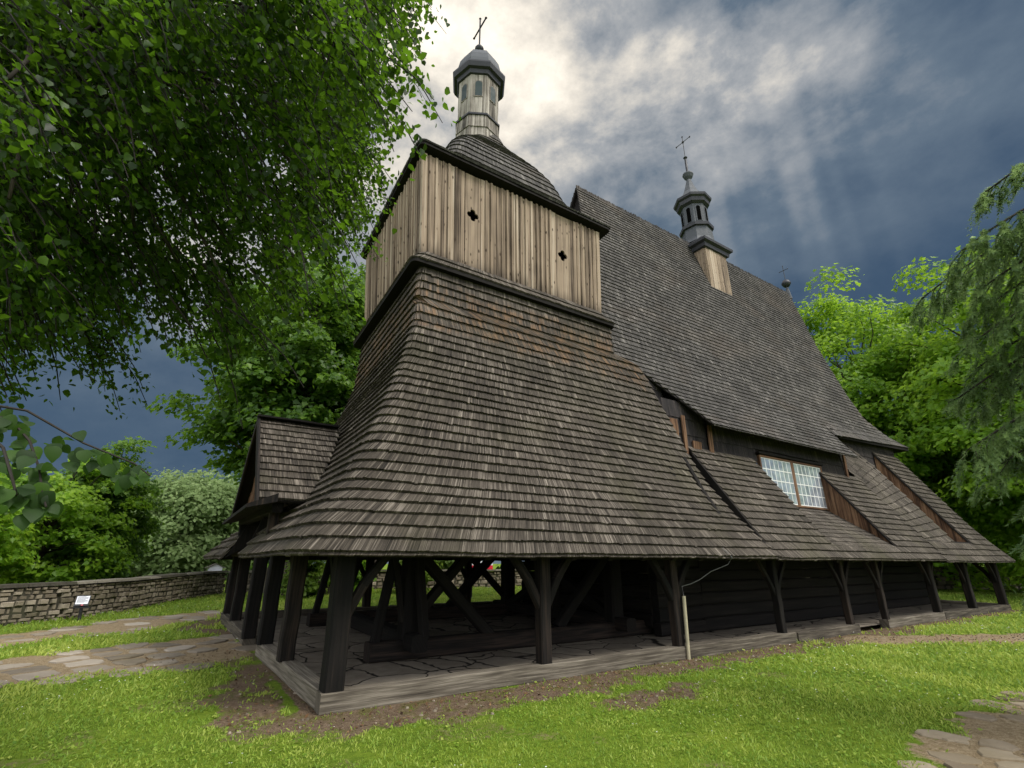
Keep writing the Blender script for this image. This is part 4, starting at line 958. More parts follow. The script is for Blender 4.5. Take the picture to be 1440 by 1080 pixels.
def weeds():
    """clover and plantain leaves lying among the blades"""
    x, y, r = scatter(60000, 2.0, 26., 1.5); k = keep_lawn(x, y, .6) & (fbm(x*1.3+70, y*1.3, 3) > .42); x, y, r = x[k], y[k], r[k]; n = len(x)
    z = gz(x, y)+rng.uniform(.015, .05, n); s = rng.uniform(.007, .017, n)*np.clip(r/5, 1, 2.5); a = rng.random(n)*6.283; ti = rng.uniform(-.5, .5, (n, 2))
    c = np.stack([x, y, z], 1); u = np.stack([np.cos(a), np.sin(a), ti[:, 0]], 1)*s[:, None]; v = np.stack([-np.sin(a), np.cos(a), ti[:, 1]], 1)*s[:, None]*.8
    V = np.stack([c-u, c-v, c+u, c+v], 1).reshape(-1, 3); F = (np.arange(n)*4)[:, None]+np.arange(4)
    o = fast_mesh('clover_leaves', V, F, M['grass'], None, False, tint=np.repeat(np.clip(rng.normal(.5, .3, n), 0, 1), 4)); tagp(o, 'clover and plantain leaves mixed into the lawn', 'clover', kind='stuff')
    x, y, r = scatter(3600, 2.2, 30., 1.25); k = keep_lawn(x, y, .45) & (fbm(x*.45+11, y*.45+90, 3) > .50); x, y, r = x[k], y[k], r[k]; n = len(x)
    z = gz(x, y)+rng.uniform(.045, .085, n); s = rng.uniform(.005, .009, n)*np.clip(r/8, 1, 2.); V = []; F = []
    for i in range(n):
        b = len(V); V.append((x[i], y[i], z[i]+s[i]*.3))
        for j in range(6): V.append((x[i]+s[i]*math.cos(j*1.047), y[i]+s[i]*math.sin(j*1.047), z[i]+s[i]*random.uniform(-.3, .4)))
        F += [(b, b+1+j, b+1+(j+1) % 6) for j in range(6)]
    o = fast_mesh('daisies', V, F, M['daisy']); tagp(o, 'tiny white daisies dotted across the lawn', 'daisies', kind='stuff')
weeds()
def litter():
    n0 = 26000; x = rng.uniform(-2, 24, n0); y = rng.uniform(-3.2, 5, n0); d, p = masks(x, y)
    ins = (x > -.02) & (y > .0); k = (~ins) & (np.maximum(d, p)*rng.random(n0)**.6 > .42); x, y = x[k], y[k]; n = len(x)
    z = gz(x, y)+.006; s = rng.uniform(.007, .024, n)*rng.uniform(.5, 1.2, n); a = rng.random(n)*6.283; ti = rng.uniform(-.6, .6, (n, 2))
    c = np.stack([x, y, z+s*.4], 1); u = np.stack([np.cos(a), np.sin(a), ti[:, 0]], 1)*s[:, None]*1.5; v = np.stack([-np.sin(a), np.cos(a), ti[:, 1]], 1)*s[:, None]*.7
    V = np.stack([c-u, c-v, c+u, c+v], 1).reshape(-1, 3); F = (np.arange(n)*4)[:, None]+np.arange(4); g = np.repeat(rng.random((n, 3))*40, 4, 0)
    o = fast_mesh('leaf_litter', V, F, M['litter'], None, False, tint=np.repeat(rng.random(n), 4), grain=g); tagp(o, 'dry brown leaf scraps on the bare soil along the sill', 'leaf litter', kind='stuff')
    # pebbles
    m_ = 1500; x = rng.uniform(-2, 20, m_); y = rng.uniform(-3.2, 4.5, m_); d, p = masks(x, y); k = (~((x > -.02) & (y > 0))) & (np.maximum(d, p) > .45); mb = MB()
    for a, b in zip(x[k], y[k]):
        s = random.uniform(.008, .03); z = float(gz(a, b)); ph = random.random()*6; lo = [(a+s*math.cos(ph+i*1.257)*random.uniform(.8, 1.2), b+s*math.sin(ph+i*1.257)*random.uniform(.8, 1.2), z) for i in range(5)]
        mb.add(lo+[(a+(q[0]-a)*.6, b+(q[1]-b)*.6, z+s*.6) for q in lo], [(5, 6, 7, 8, 9)]+[(i, (i+1) % 5, 5+(i+1) % 5, 5+i) for i in range(5)], random.random())
    o = mb.build('pebbles', M['stone']); tagp(o, 'small grey pebbles scattered on the bare soil', 'pebbles', kind='stuff')
litter()

# ---------------------------------------------------------------- churchyard wall in three runs
def stone_wall(pts, ht, label, sz=.24, thick=.5, step=True):
    """dry-laid wall: every stone its own lump, with a flat coping"""
    root = empty('stone_wall', (pts[0][0], pts[0][1], float(gz(*pts[0])))); tagp(root, label, 'stone wall', 'stone walls around the churchyard')
    P = np.array(pts, float); L = np.r_[0, np.cumsum(np.linalg.norm(np.diff(P, axis=0), axis=1))]
    at = lambda s: np.array((np.interp(s, L, P[:, 0]), np.interp(s, L, P[:, 1])))
    core = MB(); st = MB(); cp = MB(); n = int(L[-1]/.8)+1; ss = np.linspace(0, L[-1], n+1)
    def nrm(s):
        t = at(min(s+.2, L[-1]))-at(max(s-.2, 0)); t /= np.linalg.norm(t); return np.array((t[1], -t[0])), t
    for a, b in zip(ss, ss[1:]):
        na, nb = nrm(a)[0], nrm(b)[0]; A, B = at(a), at(b); za, zb = float(gz(*A)), float(gz(*B)); h = thick/2-.05
        core.hexa([(*(A+na*h), za-.2), (*(B+nb*h), zb-.2), (*(B-nb*h), zb-.2), (*(A-na*h), za-.2), (*(A+na*h), za+ht-.03), (*(B+nb*h), zb+ht-.03), (*(B-nb*h), zb+ht-.03), (*(A-na*h), za+ht-.03)], .1)
    z = -.05
    while z < ht-.03:
        h = min(random.uniform(.4, 1.05)*sz, ht-z); s = 0
        while s < L[-1]:
            w = random.uniform(.5, 2.3)*sz; c = at(s+w/2); nn, tt = nrm(s+w/2); g = float(gz(*c)); o = thick/2-.06+random.uniform(-.015, .05)
            for sgn in (1, -1):
                d = .14; f = nn*sgn; q = []
                for dep, k in ((o-d, 1.), (o-.02, 1.0), (o+.035, .72)):
                    for su, sv in ((-1, -1), (1, -1), (1, 1), (-1, 1)):
                        su = su*random.uniform(.82, 1.)
                        p = c+tt*su*(w/2-.008)*k*random.uniform(.88, 1.03)+f*dep; q.append((p[0], p[1], g+z+.25*sz*(vnoise(np.array([s*1.1]), np.array([z*3]))[0]-.5)+h/2+sv*(h/2-.004)*k*random.uniform(.75, 1.1)))
                st.add(q, [(8, 9, 10, 11) if sgn > 0 else (11, 10, 9, 8)]+[tuple(i if sgn > 0 else i for i in ((r*4+j), (r*4+(j+1) % 4), ((r+1)*4+(j+1) % 4), ((r+1)*4+j))) for r in (0, 1) for j in range(4)], min(1, max(0, random.gauss(.45, .25))))
            s += w
        z += h
    s = 0
    while s < L[-1]:
        w = random.uniform(.5, 1.1); e = min(s+w, L[-1]); A, B = at(s), at(e-.012); na, nb = nrm(s)[0], nrm(e)[0]; za, zb = float(gz(*A))+ht, float(gz(*B))+ht; h = thick/2+random.uniform(.03, .08); t = random.uniform(.05, .08)
        cp.hexa([(*(A+na*h), za), (*(B+nb*h), zb), (*(B-nb*h), zb), (*(A-na*h), za), (*(A+na*(h-.03)), za+t), (*(B+nb*(h-.03)), zb+t), (*(B-nb*(h-.03)), zb+t), (*(A-na*(h-.03)), za+t)], random.random()); s = e
    core.build('mortar_core', M['coping'], root); st.build('stonework', M['stone'], root); cp.build('coping', M['coping'], root)
    return root
stone_wall([(-11, 6.6), (-7.5, 9.0), (-5.1, 10.9), (-4.2, 11.5), (-3.2, 12.8), (-2.1, 14.9), (-.5, 17.6), (.0, 18.2)], .86, 'low curving field-stone wall on the left behind the information board', .165)
stone_wall([(.3, 18.25), (2.6, 18.4), (12, 18.0), (24, 17.6), (36, 16.5)], .84, 'stone wall running behind the church, seen between the arcade posts', .22)
stone_wall([(35.5, 15.5), (41.5, 9.2), (47.5, 4.6), (56, -2)], 1.42, 'far stone wall at the right, beyond the last arcade posts', .42, .6)
# little roofed stone-and-wood shelter on the wall corner
r = empty('wall_shrine', (.0, 18.2, 1.45)); tagp(r, 'tiny white box with a pitched shingle roof standing on the wall corner', 'shrine')
wz0 = 1.40; K = lambda v: (v[0]*.78-.27, 18.2+(v[1]-18.2)*.78, wz0+(v[2]-wz0)*.44)
mb = MB(); mb.hexa([(-.30, 17.95, wz0), (.36, 17.95, wz0), (.36, 18.5, wz0), (-.30, 18.5, wz0), (-.30, 17.95, wz0+.42), (.36, 17.95, wz0+.42), (.36, 18.5, wz0+.42), (-.30, 18.5, wz0+.42)], .9)
mb.add([(-.30, 17.95, wz0+.42), (.36, 17.95, wz0+.42), (.03, 17.95, wz0+.7), (-.30, 18.5, wz0+.42), (.36, 18.5, wz0+.42), (.03, 18.5, wz0+.7)], [(0, 1, 2), (5, 4, 3)], .9); mb.v = [K(v) for v in mb.v]; mb.build('body', M['white_panel'], r)
mb = MB()
courses_poly(mb, [[(.50, 17.8, wz0+.36), (.50, 18.65, wz0+.36)], [(.27, 17.8, wz0+.55), (.27, 18.65, wz0+.55)], [(.03, 17.8, wz0+.76), (.03, 18.65, wz0+.76)]], .1, .02); courses_poly(mb, [[(-.44, 18.65, wz0+.36), (-.44, 17.8, wz0+.36)], [(-.21, 18.65, wz0+.55), (-.21, 17.8, wz0+.55)], [(.03, 18.65, wz0+.76), (.03, 17.8, wz0+.76)]], .1, .02)
deck_quad(mb, [(.50, 17.8, wz0+.36), (.50, 18.65, wz0+.36), (.03, 18.65, wz0+.76), (.03, 17.8, wz0+.76)], .03); deck_quad(mb, [(-.44, 18.65, wz0+.36), (-.44, 17.8, wz0+.36), (.03, 17.8, wz0+.76), (.03, 18.65, wz0+.76)], .03)
mb.v = [K(v) for v in mb.v]; mb.build('roof', M['lantern'], r)

# information board on its post
gb = float(gz(-3.59, 11.0)); IB = empty('information_board', (-3.6, 11.0, gb)); tagp(IB, 'small slanted white information board in a black frame on one post', 'information board')
mb = MB(); mb.beam((-3.60, 11.0, gb-.05), (-3.63, 11.0, gb+.34), .07, .07, (0, 1, 0), tint=.5); mb.build('post', M['iron'], IB)
def tilt(u, v, w=0.): u, v = u*.8, v*.8; return np.array((-3.65+u, 11.0+v*.62-w*.78, gb+.48+v*.78+w*.62))
mb = MB(); mb.hexa([tilt(-.19, -.16, -.05), tilt(.19, -.16, -.05), tilt(.19, .22, -.05), tilt(-.19, .22, -.05), tilt(-.19, -.16, 0), tilt(.19, -.16, 0), tilt(.19, .22, 0), tilt(-.19, .22, 0)])
mb.beam((-3.80, 10.95, gb+.34), (-3.46, 10.95, gb+.34), .05, .04); 
for u in (-.15, .15): mb.beam((-3.65+u, 10.97, gb+.34), tilt(u, -.1, -.04), .03, .03, (0, 1, 0))
mb.build('frame', M['iron'], IB)
mb = MB(); mb.hexa([tilt(-.165, -.10, .002), tilt(.165, -.10, .002), tilt(.165, .20, .002), tilt(-.165, .20, .002), tilt(-.165, -.10, .012), tilt(.165, -.10, .012), tilt(.165, .20, .012), tilt(-.165, .20, .012)]); pn = mb.build('panel', M['white_panel'], IB)
mb = MB()
for i in range(7):
    v = .165-i*.034; e = .14 if i % 3 else .07
    mb.hexa([tilt(-.14, v, .013), tilt(e, v, .013), tilt(e, v+.010, .013), tilt(-.14, v+.010, .013), tilt(-.14, v, .016), tilt(e, v, .016), tilt(e, v+.010, .016), tilt(-.14, v+.010, .016)])
mb.build('text_lines', M['iron'], pn)
mb = MB(); q = [tilt(.0, -.155, .002), tilt(.055, -.155, .002), tilt(.055, -.115, .002), tilt(.0, -.115, .002)]; mb.hexa(q+[tilt(a, b, .01) for a, b in ((.0, -.155), (.055, -.155), (.055, -.115), (.0, -.115))]); mb.build('red_mark', M['red_panel'], IB)
mb = MB(); mb.hexa([tilt(.018, -.145, .011), tilt(.038, -.145, .011), tilt(.038, -.125, .011), tilt(.018, -.125, .011), tilt(.018, -.145, .014), tilt(.038, -.145, .014), tilt(.038, -.125, .014), tilt(.018, -.125, .014)]); mb.build('white_mark', M['white_panel'], IB)

# picket fence and small things beyond the church, seen through the arcade
fc = empty('picket_fence', (.5, 17.2, .5)); tagp(fc, 'weathered wooden picket fence behind the entrance posts', 'fence')
mb = MB()
for i in range(22):
    x = 1.3+i*.13; y = 16.9-.25*i*.13; g = float(gz(x, y)); mb.beam((x, y, g), (x, y, g+1.05+random.uniform(-.04, .04)), .075, .025, (0, 1, 0), seg=1, jit=.003)
mb.build('pickets', M['sill'], fc)
mb = MB()
for h in (.3, .8): mb.beam((1.2, 16.95, float(gz(1.2, 16.9))+h), (4.2, 16.2, float(gz(4.2, 16.2))+h), .06, .05)
mb.build('rail', M['sill'], fc)
hr = empty('handrail', (8.7, 12.6, .4)); tagp(hr, 'dark metal pole with a slanting handrail beyond the tower braces', 'handrail')
mb = MB(); mb.tube([(9.0, 12.6, .3), (9.0, 12.6, 1.30)], .035, 8); mb.build('pole', M['iron'], hr)
mb = MB(); mb.beam((8.75, 12.75, .95), (9.35, 12.4, 1.62), .07, .06); mb.build('rail', M['iron'], hr)
sg = empty('red_sign', (13.5, 20.0, 0)); tagp(sg, 'red and white signboard standing beyond the rear wall', 'sign')
mb = MB(); mb.box((13.1, 20.4, .4), (13.16, 20.46, 1.8)); mb.box((14.5, 20.4, .4), (14.56, 20.46, 1.8)); mb.build('post', M['iron'], sg)
mb = MB(); mb.box((13.0, 20.36, 1.38), (14.7, 20.395, 1.62)); mb.build('red_panel', M['red_panel'], sg)
mb = MB(); mb.box((13.0, 20.36, 1.622), (14.7, 20.395, 1.85)); mb.build('white_panel', M['white_panel'], sg)

# ---------------------------------------------------------------- trees
def leaves_mesh(name, C, N, S, mat_, tint, parent, droop=None, shape='leaf', aspect=.62):
    """one folded leaf per point: C centres, N normals, S lengths"""
    n = len(C); N = N/(np.linalg.norm(N, axis=1, keepdims=True)+1e-9)
    A = rng.standard_normal((n, 3)) if droop is None else droop+rng.standard_normal((n, 3))*.35
    A -= N*np.sum(A*N, 1, keepdims=True); A /= np.linalg.norm(A, axis=1, keepdims=True)+1e-9; B = np.cross(N, A)
    if shape == 'heart':
        T = [(-.5, 0, 0), (-.42, .34, .07), (-.05, .40, .09), (.5, 0, -.04), (-.05, -.40, .09), (-.42, -.34, .07)]
        Fq = [(0, 1, 2, 3), (0, 3, 4, 5)]
    elif shape == 'fine':
        o = [(-.42, .0), (-.50, .14), (-.46, .30), (-.30, .42), (-.08, .45), (.14, .36), (.34, .19), (.52, .03)]
        T = [(a, 0, -.10*(a+.1)**2*2) for a, b in o]+[(a, b, .16*b-.25*(a+.1)**2) for a, b in o]+[(a, -b, .16*b-.25*(a+.1)**2) for a, b in o]; m_ = len(o)
        Fq = [(i, i+1, m_+i+1, m_+i) for i in range(m_-1)]+[(i+1, i, 2*m_+i, 2*m_+i+1) for i in range(m_-1)]
    elif shape == 'cluster':   # three leaflets as one ragged lobe
        T = [(-.5, 0, 0), (-.15, aspect*.75, .08), (.18, aspect*.32, .05), (.55, aspect*.1, -.08), (.16, -aspect*.38, .05), (-.2, -aspect*.7, .06)]
        Fq = [(0, 1, 2, 3), (0, 3, 4, 5)]
    else:
        T = [(-.5, 0, 0), (0, aspect*.5, .05), (.5, 0, -.03), (0, -aspect*.5, .05)]; Fq = [(0, 1, 2, 3)]
    T = np.array(T); S = np.asarray(S)[:, None, None]
    V = C[:, None, :]+S*(T[None, :, 0:1]*A[:, None, :]+T[None, :, 1:2]*B[:, None, :]+T[None, :, 2:3]*N[:, None, :])
    k = len(T); F = np.concatenate([(np.arange(n)*k)[:, None]+np.array(f) for f in Fq])
    return fast_mesh(name, V.reshape(-1, 3), F, mat_, parent, False, tint=np.repeat(np.clip(tint, 0, 1), k))
def limb(mb, a, b, r0, r1, sag=0., n=6, wob=.08):
    a = np.array(a, float); b = np.array(b, float); L = np.linalg.norm(b-a); pts = []
    for i in range(n+1):
        t = i/n; p = a+(b-a)*t+np.array((0, 0, sag*4*t*(1-t))); p += (rng.standard_normal(3)*wob*L*.12 if 0 < i < n else 0); pts.append(p)
    mb.tube(pts, [r0+(r1-r0)*i/n for i in range(n+1)], 7, random.random()); return pts
def tree(name, base, crown, radii, label, cat, leaf, n_clump, n_leaf, size, group=None, trunk_r=.3, flat=.5, clump_r=1.5, lean=(0, 0), shell=.55, tint_mu=.45, skirt=True, shape='cluster', trunk_top=.55):
    """tapered trunk, limbs to every few clumps, and a crown of drooping leaf sprays"""
    root = empty(name, base); tagp(root, label, cat, group)
    cx, cy, cz = crown; rx, ry, rz = radii; tk = MB()
    top = np.array((cx, cy, cz-rz+2*rz*trunk_top)); b = np.array(base, float)
    spine = limb(tk, b-np.array((0, 0, .2)), top, trunk_r, trunk_r*.25, 0, 10, .25)
    Cn = []; tries = 0
    while len(Cn) < n_clump and tries < 20000:
        tries += 1; d = rng.standard_normal(3); d /= np.linalg.norm(d); q = (shell+(1-shell)*rng.random())
        bump = .80+.36*vnoise(np.array([d[0]*2.2+cx]), np.array([d[2]*2.2+d[1]*1.7+cy]))[0]
        p = np.array((cx+d[0]*rx*q*bump, cy+d[1]*ry*q*bump, cz+d[2]*rz*q*bump))
        if all(np.sum(((p-o)/np.array((1, 1, .7)))**2) > (clump_r*.55)**2 for o in Cn): Cn.append(p)
    Cn = np.array(Cn)
    for i in range(0, len(Cn), 3):
        p = Cn[i]; j = int(np.clip((p[2]-b[2])/(top[2]-b[2])*.75*10, 2, 9)); s = spine[j]
        limb(tk, s, p, trunk_r*.22, .015, .04*np.linalg.norm(p-s), 5, .15)
    tk.build('trunk', M['bark'], root, True)
    C = []; N = []; T = []
    cc = np.array((cx, cy, cz))
    for p in Cn:
        m_ = int(n_leaf*rng.uniform(.6, 1.4)); rr = clump_r*rng.uniform(.65, 1.25); o = p-cc; o[2] *= .3; o /= np.linalg.norm(o)+1e-9
        d = rng.standard_normal((m_, 3)); d /= np.linalg.norm(d, axis=1, keepdims=True); d *= rng.random((m_, 1))**.45
        d[:, 2] *= flat; q = d*rr; rad = np.sqrt(q[:, 0]**2+q[:, 1]**2); q[:, 2] -= .28*rad**1.5/max(rr, .1)**.5
        C.append(p+q); N.append(np.stack([d[:, 0]*.7+o[0]*.45, d[:, 1]*.7+o[1]*.45, np.full(m_, .75)], 1)+rng.standard_normal((m_, 3))*.42)
        T.append(np.full(m_, tint_mu)+rng.normal(0, .10)+rng.standard_normal(m_)*.17)
    C = np.concatenate(C); N = np.concatenate(N); T = np.concatenate(T)
    leaves_mesh('crown', C, N, size*rng.uniform(.6, 1.35, len(C)), leaf, T, root, shape=shape)
    return root
G = 'trees around the churchyard'
tree('broadleaf_tree', (39, 8.5, 0), (39, 7.6, 10.8), (7.2, 7.6, 11.3), 'rounded bright green tree rising just right of the church roof', 'tree', M['leaf_maple'], 300, 230, .28, G, .45, .42, 1.75, tint_mu=.48, shell=.45)
tree('broadleaf_tree', (36.5, -1.2, 0), (36.8, -2.4, 9.9), (7.4, 7.8, 10.4), 'tallest bright green tree at the right edge behind the spruce boughs', 'tree', M['leaf_maple'], 300, 230, .28, G, .5, .42, 1.75, tint_mu=.5, shell=.45)
tree('broadleaf_tree', (45, 3.6, 0), (45, 3.6, 6.5), (6.0, 6.0, 7.0), 'lower green tree between the two tall right-hand trees', 'tree', M['leaf_maple'], 150, 240, .27, G, .35, .42, 1.6, tint_mu=.5)
tree('broadleaf_tree', (52, 12, 0), (52, 12, 5.5), (5.5, 5.5, 6.5), 'distant green tree seen low behind the chancel roof', 'tree', M['leaf_maple'], 130, 190, .31, G, .3, .42, 1.6, tint_mu=.45)
tree('maple_tree', (2.6, 16.2, .45), (1.7, 16.0, 9.6), (4.6, 4.2, 6.6), 'broad dark green maple rising behind the entrance gable and bell tower', 'tree', M['leaf_dark'], 260, 190, .23, G, .42, .38, 1.2, tint_mu=.52, shell=.35, trunk_top=.8)
tree('maple_tree', (6.5, 19, .45), (6.0, 19, 12.5), (4.6, 4.2, 7.5), 'second tall maple standing close behind the bell tower', 'tree', M['leaf_dark'], 170, 170, .26, G, .36, .38, 1.25, tint_mu=.55, shell=.35, trunk_top=.8)
tree('broadleaf_tree', (-6.6, 22, .6), (-6.6, 22, 3.1), (3.3, 3.0, 3.0), 'light green bushy tree over the wall at the left edge', 'tree', M['leaf_maple'], 120, 150, .19, G, .2, .45, .9, tint_mu=.6)
tree('broadleaf_tree', (-5.0, 24.5, .6), (-5.0, 24.5, 3.9), (2.1, 2.3, 3.7), 'dark green layered tree over the wall, right of the light bushy one', 'tree', M['leaf_dark'], 140, 160, .19, G, .2, .3, .95, tint_mu=.62, shell=.4)
tree('broadleaf_tree', (-9.5, 17.5, .4), (-9.5, 17.5, 3.0), (3.2, 3.0, 3.2), 'deep green shrub-like tree beyond the wall, cut by the left picture edge', 'tree', M['leaf_maple'], 110, 130, .22, G, .2, .45, .95, tint_mu=.5)
tree('willow_tree', (-1.4, 33, .6), (-1.3, 33, 3.6), (4.4, 3.2, 4.4), 'grey-green willow in the distance left of the entrance gable', 'tree', M['leaf_willow'], 170, 150, .30, G, .25, .8, 1.2, tint_mu=.45, shape='leaf')
tree('willow_tree', (-7.5, 38, .6), (-7.5, 38, 3.2), (5.5, 3.5, 3.8), 'low pale willow far behind the dark tree on the left', 'tree', M['leaf_willow'], 120, 130, .34, G, .25, .8, 1.4, tint_mu=.38, shape='leaf')
tree('distant_tree', (2.6, 44, .6), (2.6, 44, 4.0), (5.0, 4.0, 5.4), 'hazy green tree far behind the willow', 'tree', M['leaf_dark'], 100, 120, .45, G, .3, .5, 1.6, tint_mu=.5)
tree('flowering_shrub', (7.6, 15.6, .4), (7.6, 15.6, 1.35), (1.1, .9, .95), 'yellow-green garden shrub seen through the tower braces', 'shrub', M['leaf_yellow'], 40, 90, .16, 'garden shrubs behind the church', .05, .6, .4, tint_mu=.6)
tree('flowering_shrub', (2.9, 15.6, .4), (2.9, 15.6, 1.35), (.9, .8, 1.1), 'bright green garden shrub seen between the near entrance posts', 'shrub', M['leaf_yellow'], 40, 90, .15, 'garden shrubs behind the church', .05, .6, .4, tint_mu=.35)
tree('flowering_shrub', (5.0, 16.4, .4), (5.0, 16.4, 1.5), (1.1, .8, 1.2), 'darker garden shrub behind the corner post', 'shrub', M['leaf_maple'], 40, 90, .16, 'garden shrubs behind the church', .05, .6, .4, tint_mu=.4)
for (x, y, h, w) in ((14, 26, 4.5, 4.), (22, 27, 5., 4.5), (30, 25, 5.5, 4.5)):
    tree('distant_tree', (x, y, .5), (x, y, h), (w, 3., h-.2), {14: 'grey-green tree beyond the rear wall, nearest the tower', 22: 'green tree beyond the rear wall, behind the nave', 30: 'green tree beyond the rear wall, behind the chancel'}[x], 'tree', M['leaf_willow'] if x == 14 else M['leaf_dark'], 60, 100, .42, G, .25, .5, 1.4)

# overhanging linden: trunk outside the left edge, boughs sweeping down over the lawn
SPR = [(-2.6,-3.2,5.3),(-3.3,-2.1,3.9),(-3.6,-3,4.4),(-1.3,-4.3,6.4),(-2.1,-3,4.8),(-1.7,-3.9,4.8),(-1.8,-4.2,5.6),(-3.3,-3.3,5.7),(-1.9,-2.6,4.4),(-2.6,-2.7,4.2),(-3.2,-3.9,4.4),(-2.7,-4.1,5.3),(-2.8,-2.7,3.9),(-2.7,-3.1,4.8),(-2.2,-4.2,5.5),(-3.7,-3.5,5.3),(-3,-3,4.3),(-1.7,-3,5),(-2.1,-3.4,5.1),(-1.4,-3.4,6),(-3.1,-3.6,3.8),(-3.3,-3.2,3.5),(-1.3,-3.6,5.2),(-3.1,-3.5,4.6),(-1.4,-2.4,4.7),(-3.5,-2.4,3.4),(-3.2,-3.4,5.2),(-2.8,-3.7,5),(-2,-3.7,5.4),(-2.1,-4.5,5.7),(-2.5,-3.9,5.4),(-3.2,-2.7,4.1),(-1.8,-3,3.7),(-3.5,-3.5,5.3),(-1.3,-3.7,4.4),(-1.3,-4.6,5.3),(-3.5,-2.8,4.7),(-1.8,-4.6,5.7),(-3.1,-3.7,5.9),(-2.6,-3.7,6.2),(-2.3,-2.3,4.3),(-3.7,-3.1,4.8),(-3.3,-1.7,5.1),(-1.3,-3.6,7.2),(-3.9,-1.7,5.7),(-1.8,-2.4,6.5),(-1.3,-2.8,6.5),(-3.3,-1.7,5.8),(-1.5,-3.3,6.9),(-1.8,-1.2,4.7),(-2.7,-2.2,7.2),(-3.3,-2.1,6.7),(-4,-2.7,6.4),(-3.4,-2.6,6.9),(-3.1,-1.3,5.2),(-2.4,-2.5,5.7),(-1.7,-3.2,6.4),(-3.7,-2.5,5.7),(-3.6,-1.8,3.7),(-3.5,-1.2,4.6),(-1.9,-1.8,6.2),(-4.2,-1.9,6.5),(-3.5,-2.2,5.1),(-4.3,-1.4,5.6),(-2.3,-2.5,7.1),(-1.3,-1.7,6.7),(-3.9,-2.4,6.8),(-2.6,-2.8,5.8),(-3.2,-1.3,4.2),(-1.9,-1,5.7),(-3.1,-2.7,7.2),(-1.7,-3,7.9),(-3.9,-1.2,5),(-0.9,-2.7,7.4),(-2.7,-2.2,5.1),(-1.4,-0.9,5.5),(-3,-1.6,5.9),(-2.7,-3.3,6.6),(-1.4,-1.6,5.8),(-2.9,-3.1,6.3),(-3.1,-2,6.1),(-2.3,-1.8,4.5),(-3.7,-2,5),(-2.4,-1.8,5.6),(-2.2,-3.5,6.7),(-2.9,-0.6,4.8),(-1,-4,6.9),(-3.6,-1.9,6.1),(-0.8,-1.4,6.4),(-3.9,-1.3,4.4),(-2.5,-0.9,5.6),(-2.3,-2.7,6),(-4.1,-2.1,5.6),(-3.2,-1.4,4.8),(-3.7,-2.3,6.4),(-3.9,-2,4.6),(-4.2,-2.6,6.1),(-0.9,-2.4,6.4),(-2,-2.6,7.4),(-3.6,-0.9,4.2),(-2.9,-1.1,4.1),(-4.8,-1.5,7.4),(-2.3,-0.3,7.1),(-4.4,-1,7),(-1.9,-2,8.3),(-1.3,0.2,6.5),(-1.8,-1.2,7.5),(-3.3,-1.2,8.7),(-4.1,-1,8.3),(-2.8,0.5,6.7),(-2,0.2,5.7),(-4.3,-1.2,6.1),(-3.6,-1.2,7.8),(-3.9,-1.3,6.6),(-3.5,-0.6,7.2),(-4.5,-1.2,8.1),(-4.5,0.9,5.2),(-2,-1.8,7.4),(-2.6,-1.1,8),(-3.9,-0.8,6),(-1.1,-1.5,8.6),(-3.5,-0.4,5.5),(-4.4,-0.8,5.6),(-4.2,-0.4,5.6),(-0.9,-1.9,9.2),(-3.8,0.3,5),(-3,-1.4,7.2),(-1.4,-0.9,6.7),(-2.6,-0.3,5.5),(-2,-0.1,6.7),(-3.3,-0.4,6.3),(-1,-2.6,9.1),(-0.9,-1.9,7.3),(-1.8,-2.1,9.4),(-2.7,-0.7,7.2),(-2.8,-2,8.3),(-4.2,-0.8,7.7),(-3.1,-0.1,4.9),(-4.9,-1,7.3),(-0.8,-1.3,7),(-3.6,-1.9,8),(-2.4,-2.4,8.4),(-4,0.4,4.5),(-4.2,0.7,5.9),(-3.8,0.2,7.1),(-4.6,0,5.3),(-3.2,0.1,5.8),(-2.3,-1.8,8),(-2.8,-1.4,8.2),(-4.5,-1.3,7.3),(-4.2,-0.1,4.1),(-3.6,-1.5,6.8),(-0.8,-0.2,6.8),(-1.3,-1.3,7.3),(-0.9,-2.5,8.7),(-1.1,-1.8,7.7),(-1.6,-2.1,7),(-1.6,-2,8.8),(-0.9,-3.4,8),(-1,-2.4,7.5),(-0.9,-1.8,6.5),(-1.3,-3.2,7.9),(-0.6,-0.7,6.9),(-1.6,-2.6,7.4),(-1.2,-1.1,6.4),(-1.3,-2.1,8.7),(-1.8,-3.1,7.8),(-0.8,-2.4,8.3),(-0.7,-1.9,7.7),(-0.9,-2.2,6.8),(-1.5,-2.2,7.4),(-1.2,-0.5,7.3),(-1.4,-1,6),(-1.6,-3.6,8.9),(-3,-2.5,8),(-4.4,-2.5,10.2),(-1.8,-4.6,7.4),(-5.2,-2.2,10.4),(-5.4,-4.1,8.2),(-4.5,-5.8,10),(-3.3,-5.6,9.8),(-4.4,-2.8,7.4),(-2.7,-3.8,8.2),(-4.2,-5.4,10),(-4.9,-2.6,8.4),(-4.3,-4.1,7.3),(-2.5,-4,7.3),(-2.9,-5.1,10.5),(-2.7,-3.8,10.5),(-2.6,-5.4,8.6),(-4,-4.9,7.9),(-5.3,-3.2,9.2),(-0.8,-5.8,9.5),(-2.4,-4.4,7.8),(-2.3,-3.1,10.2)]  # closing entries: unseen upper sprays, added to shade the boughs below
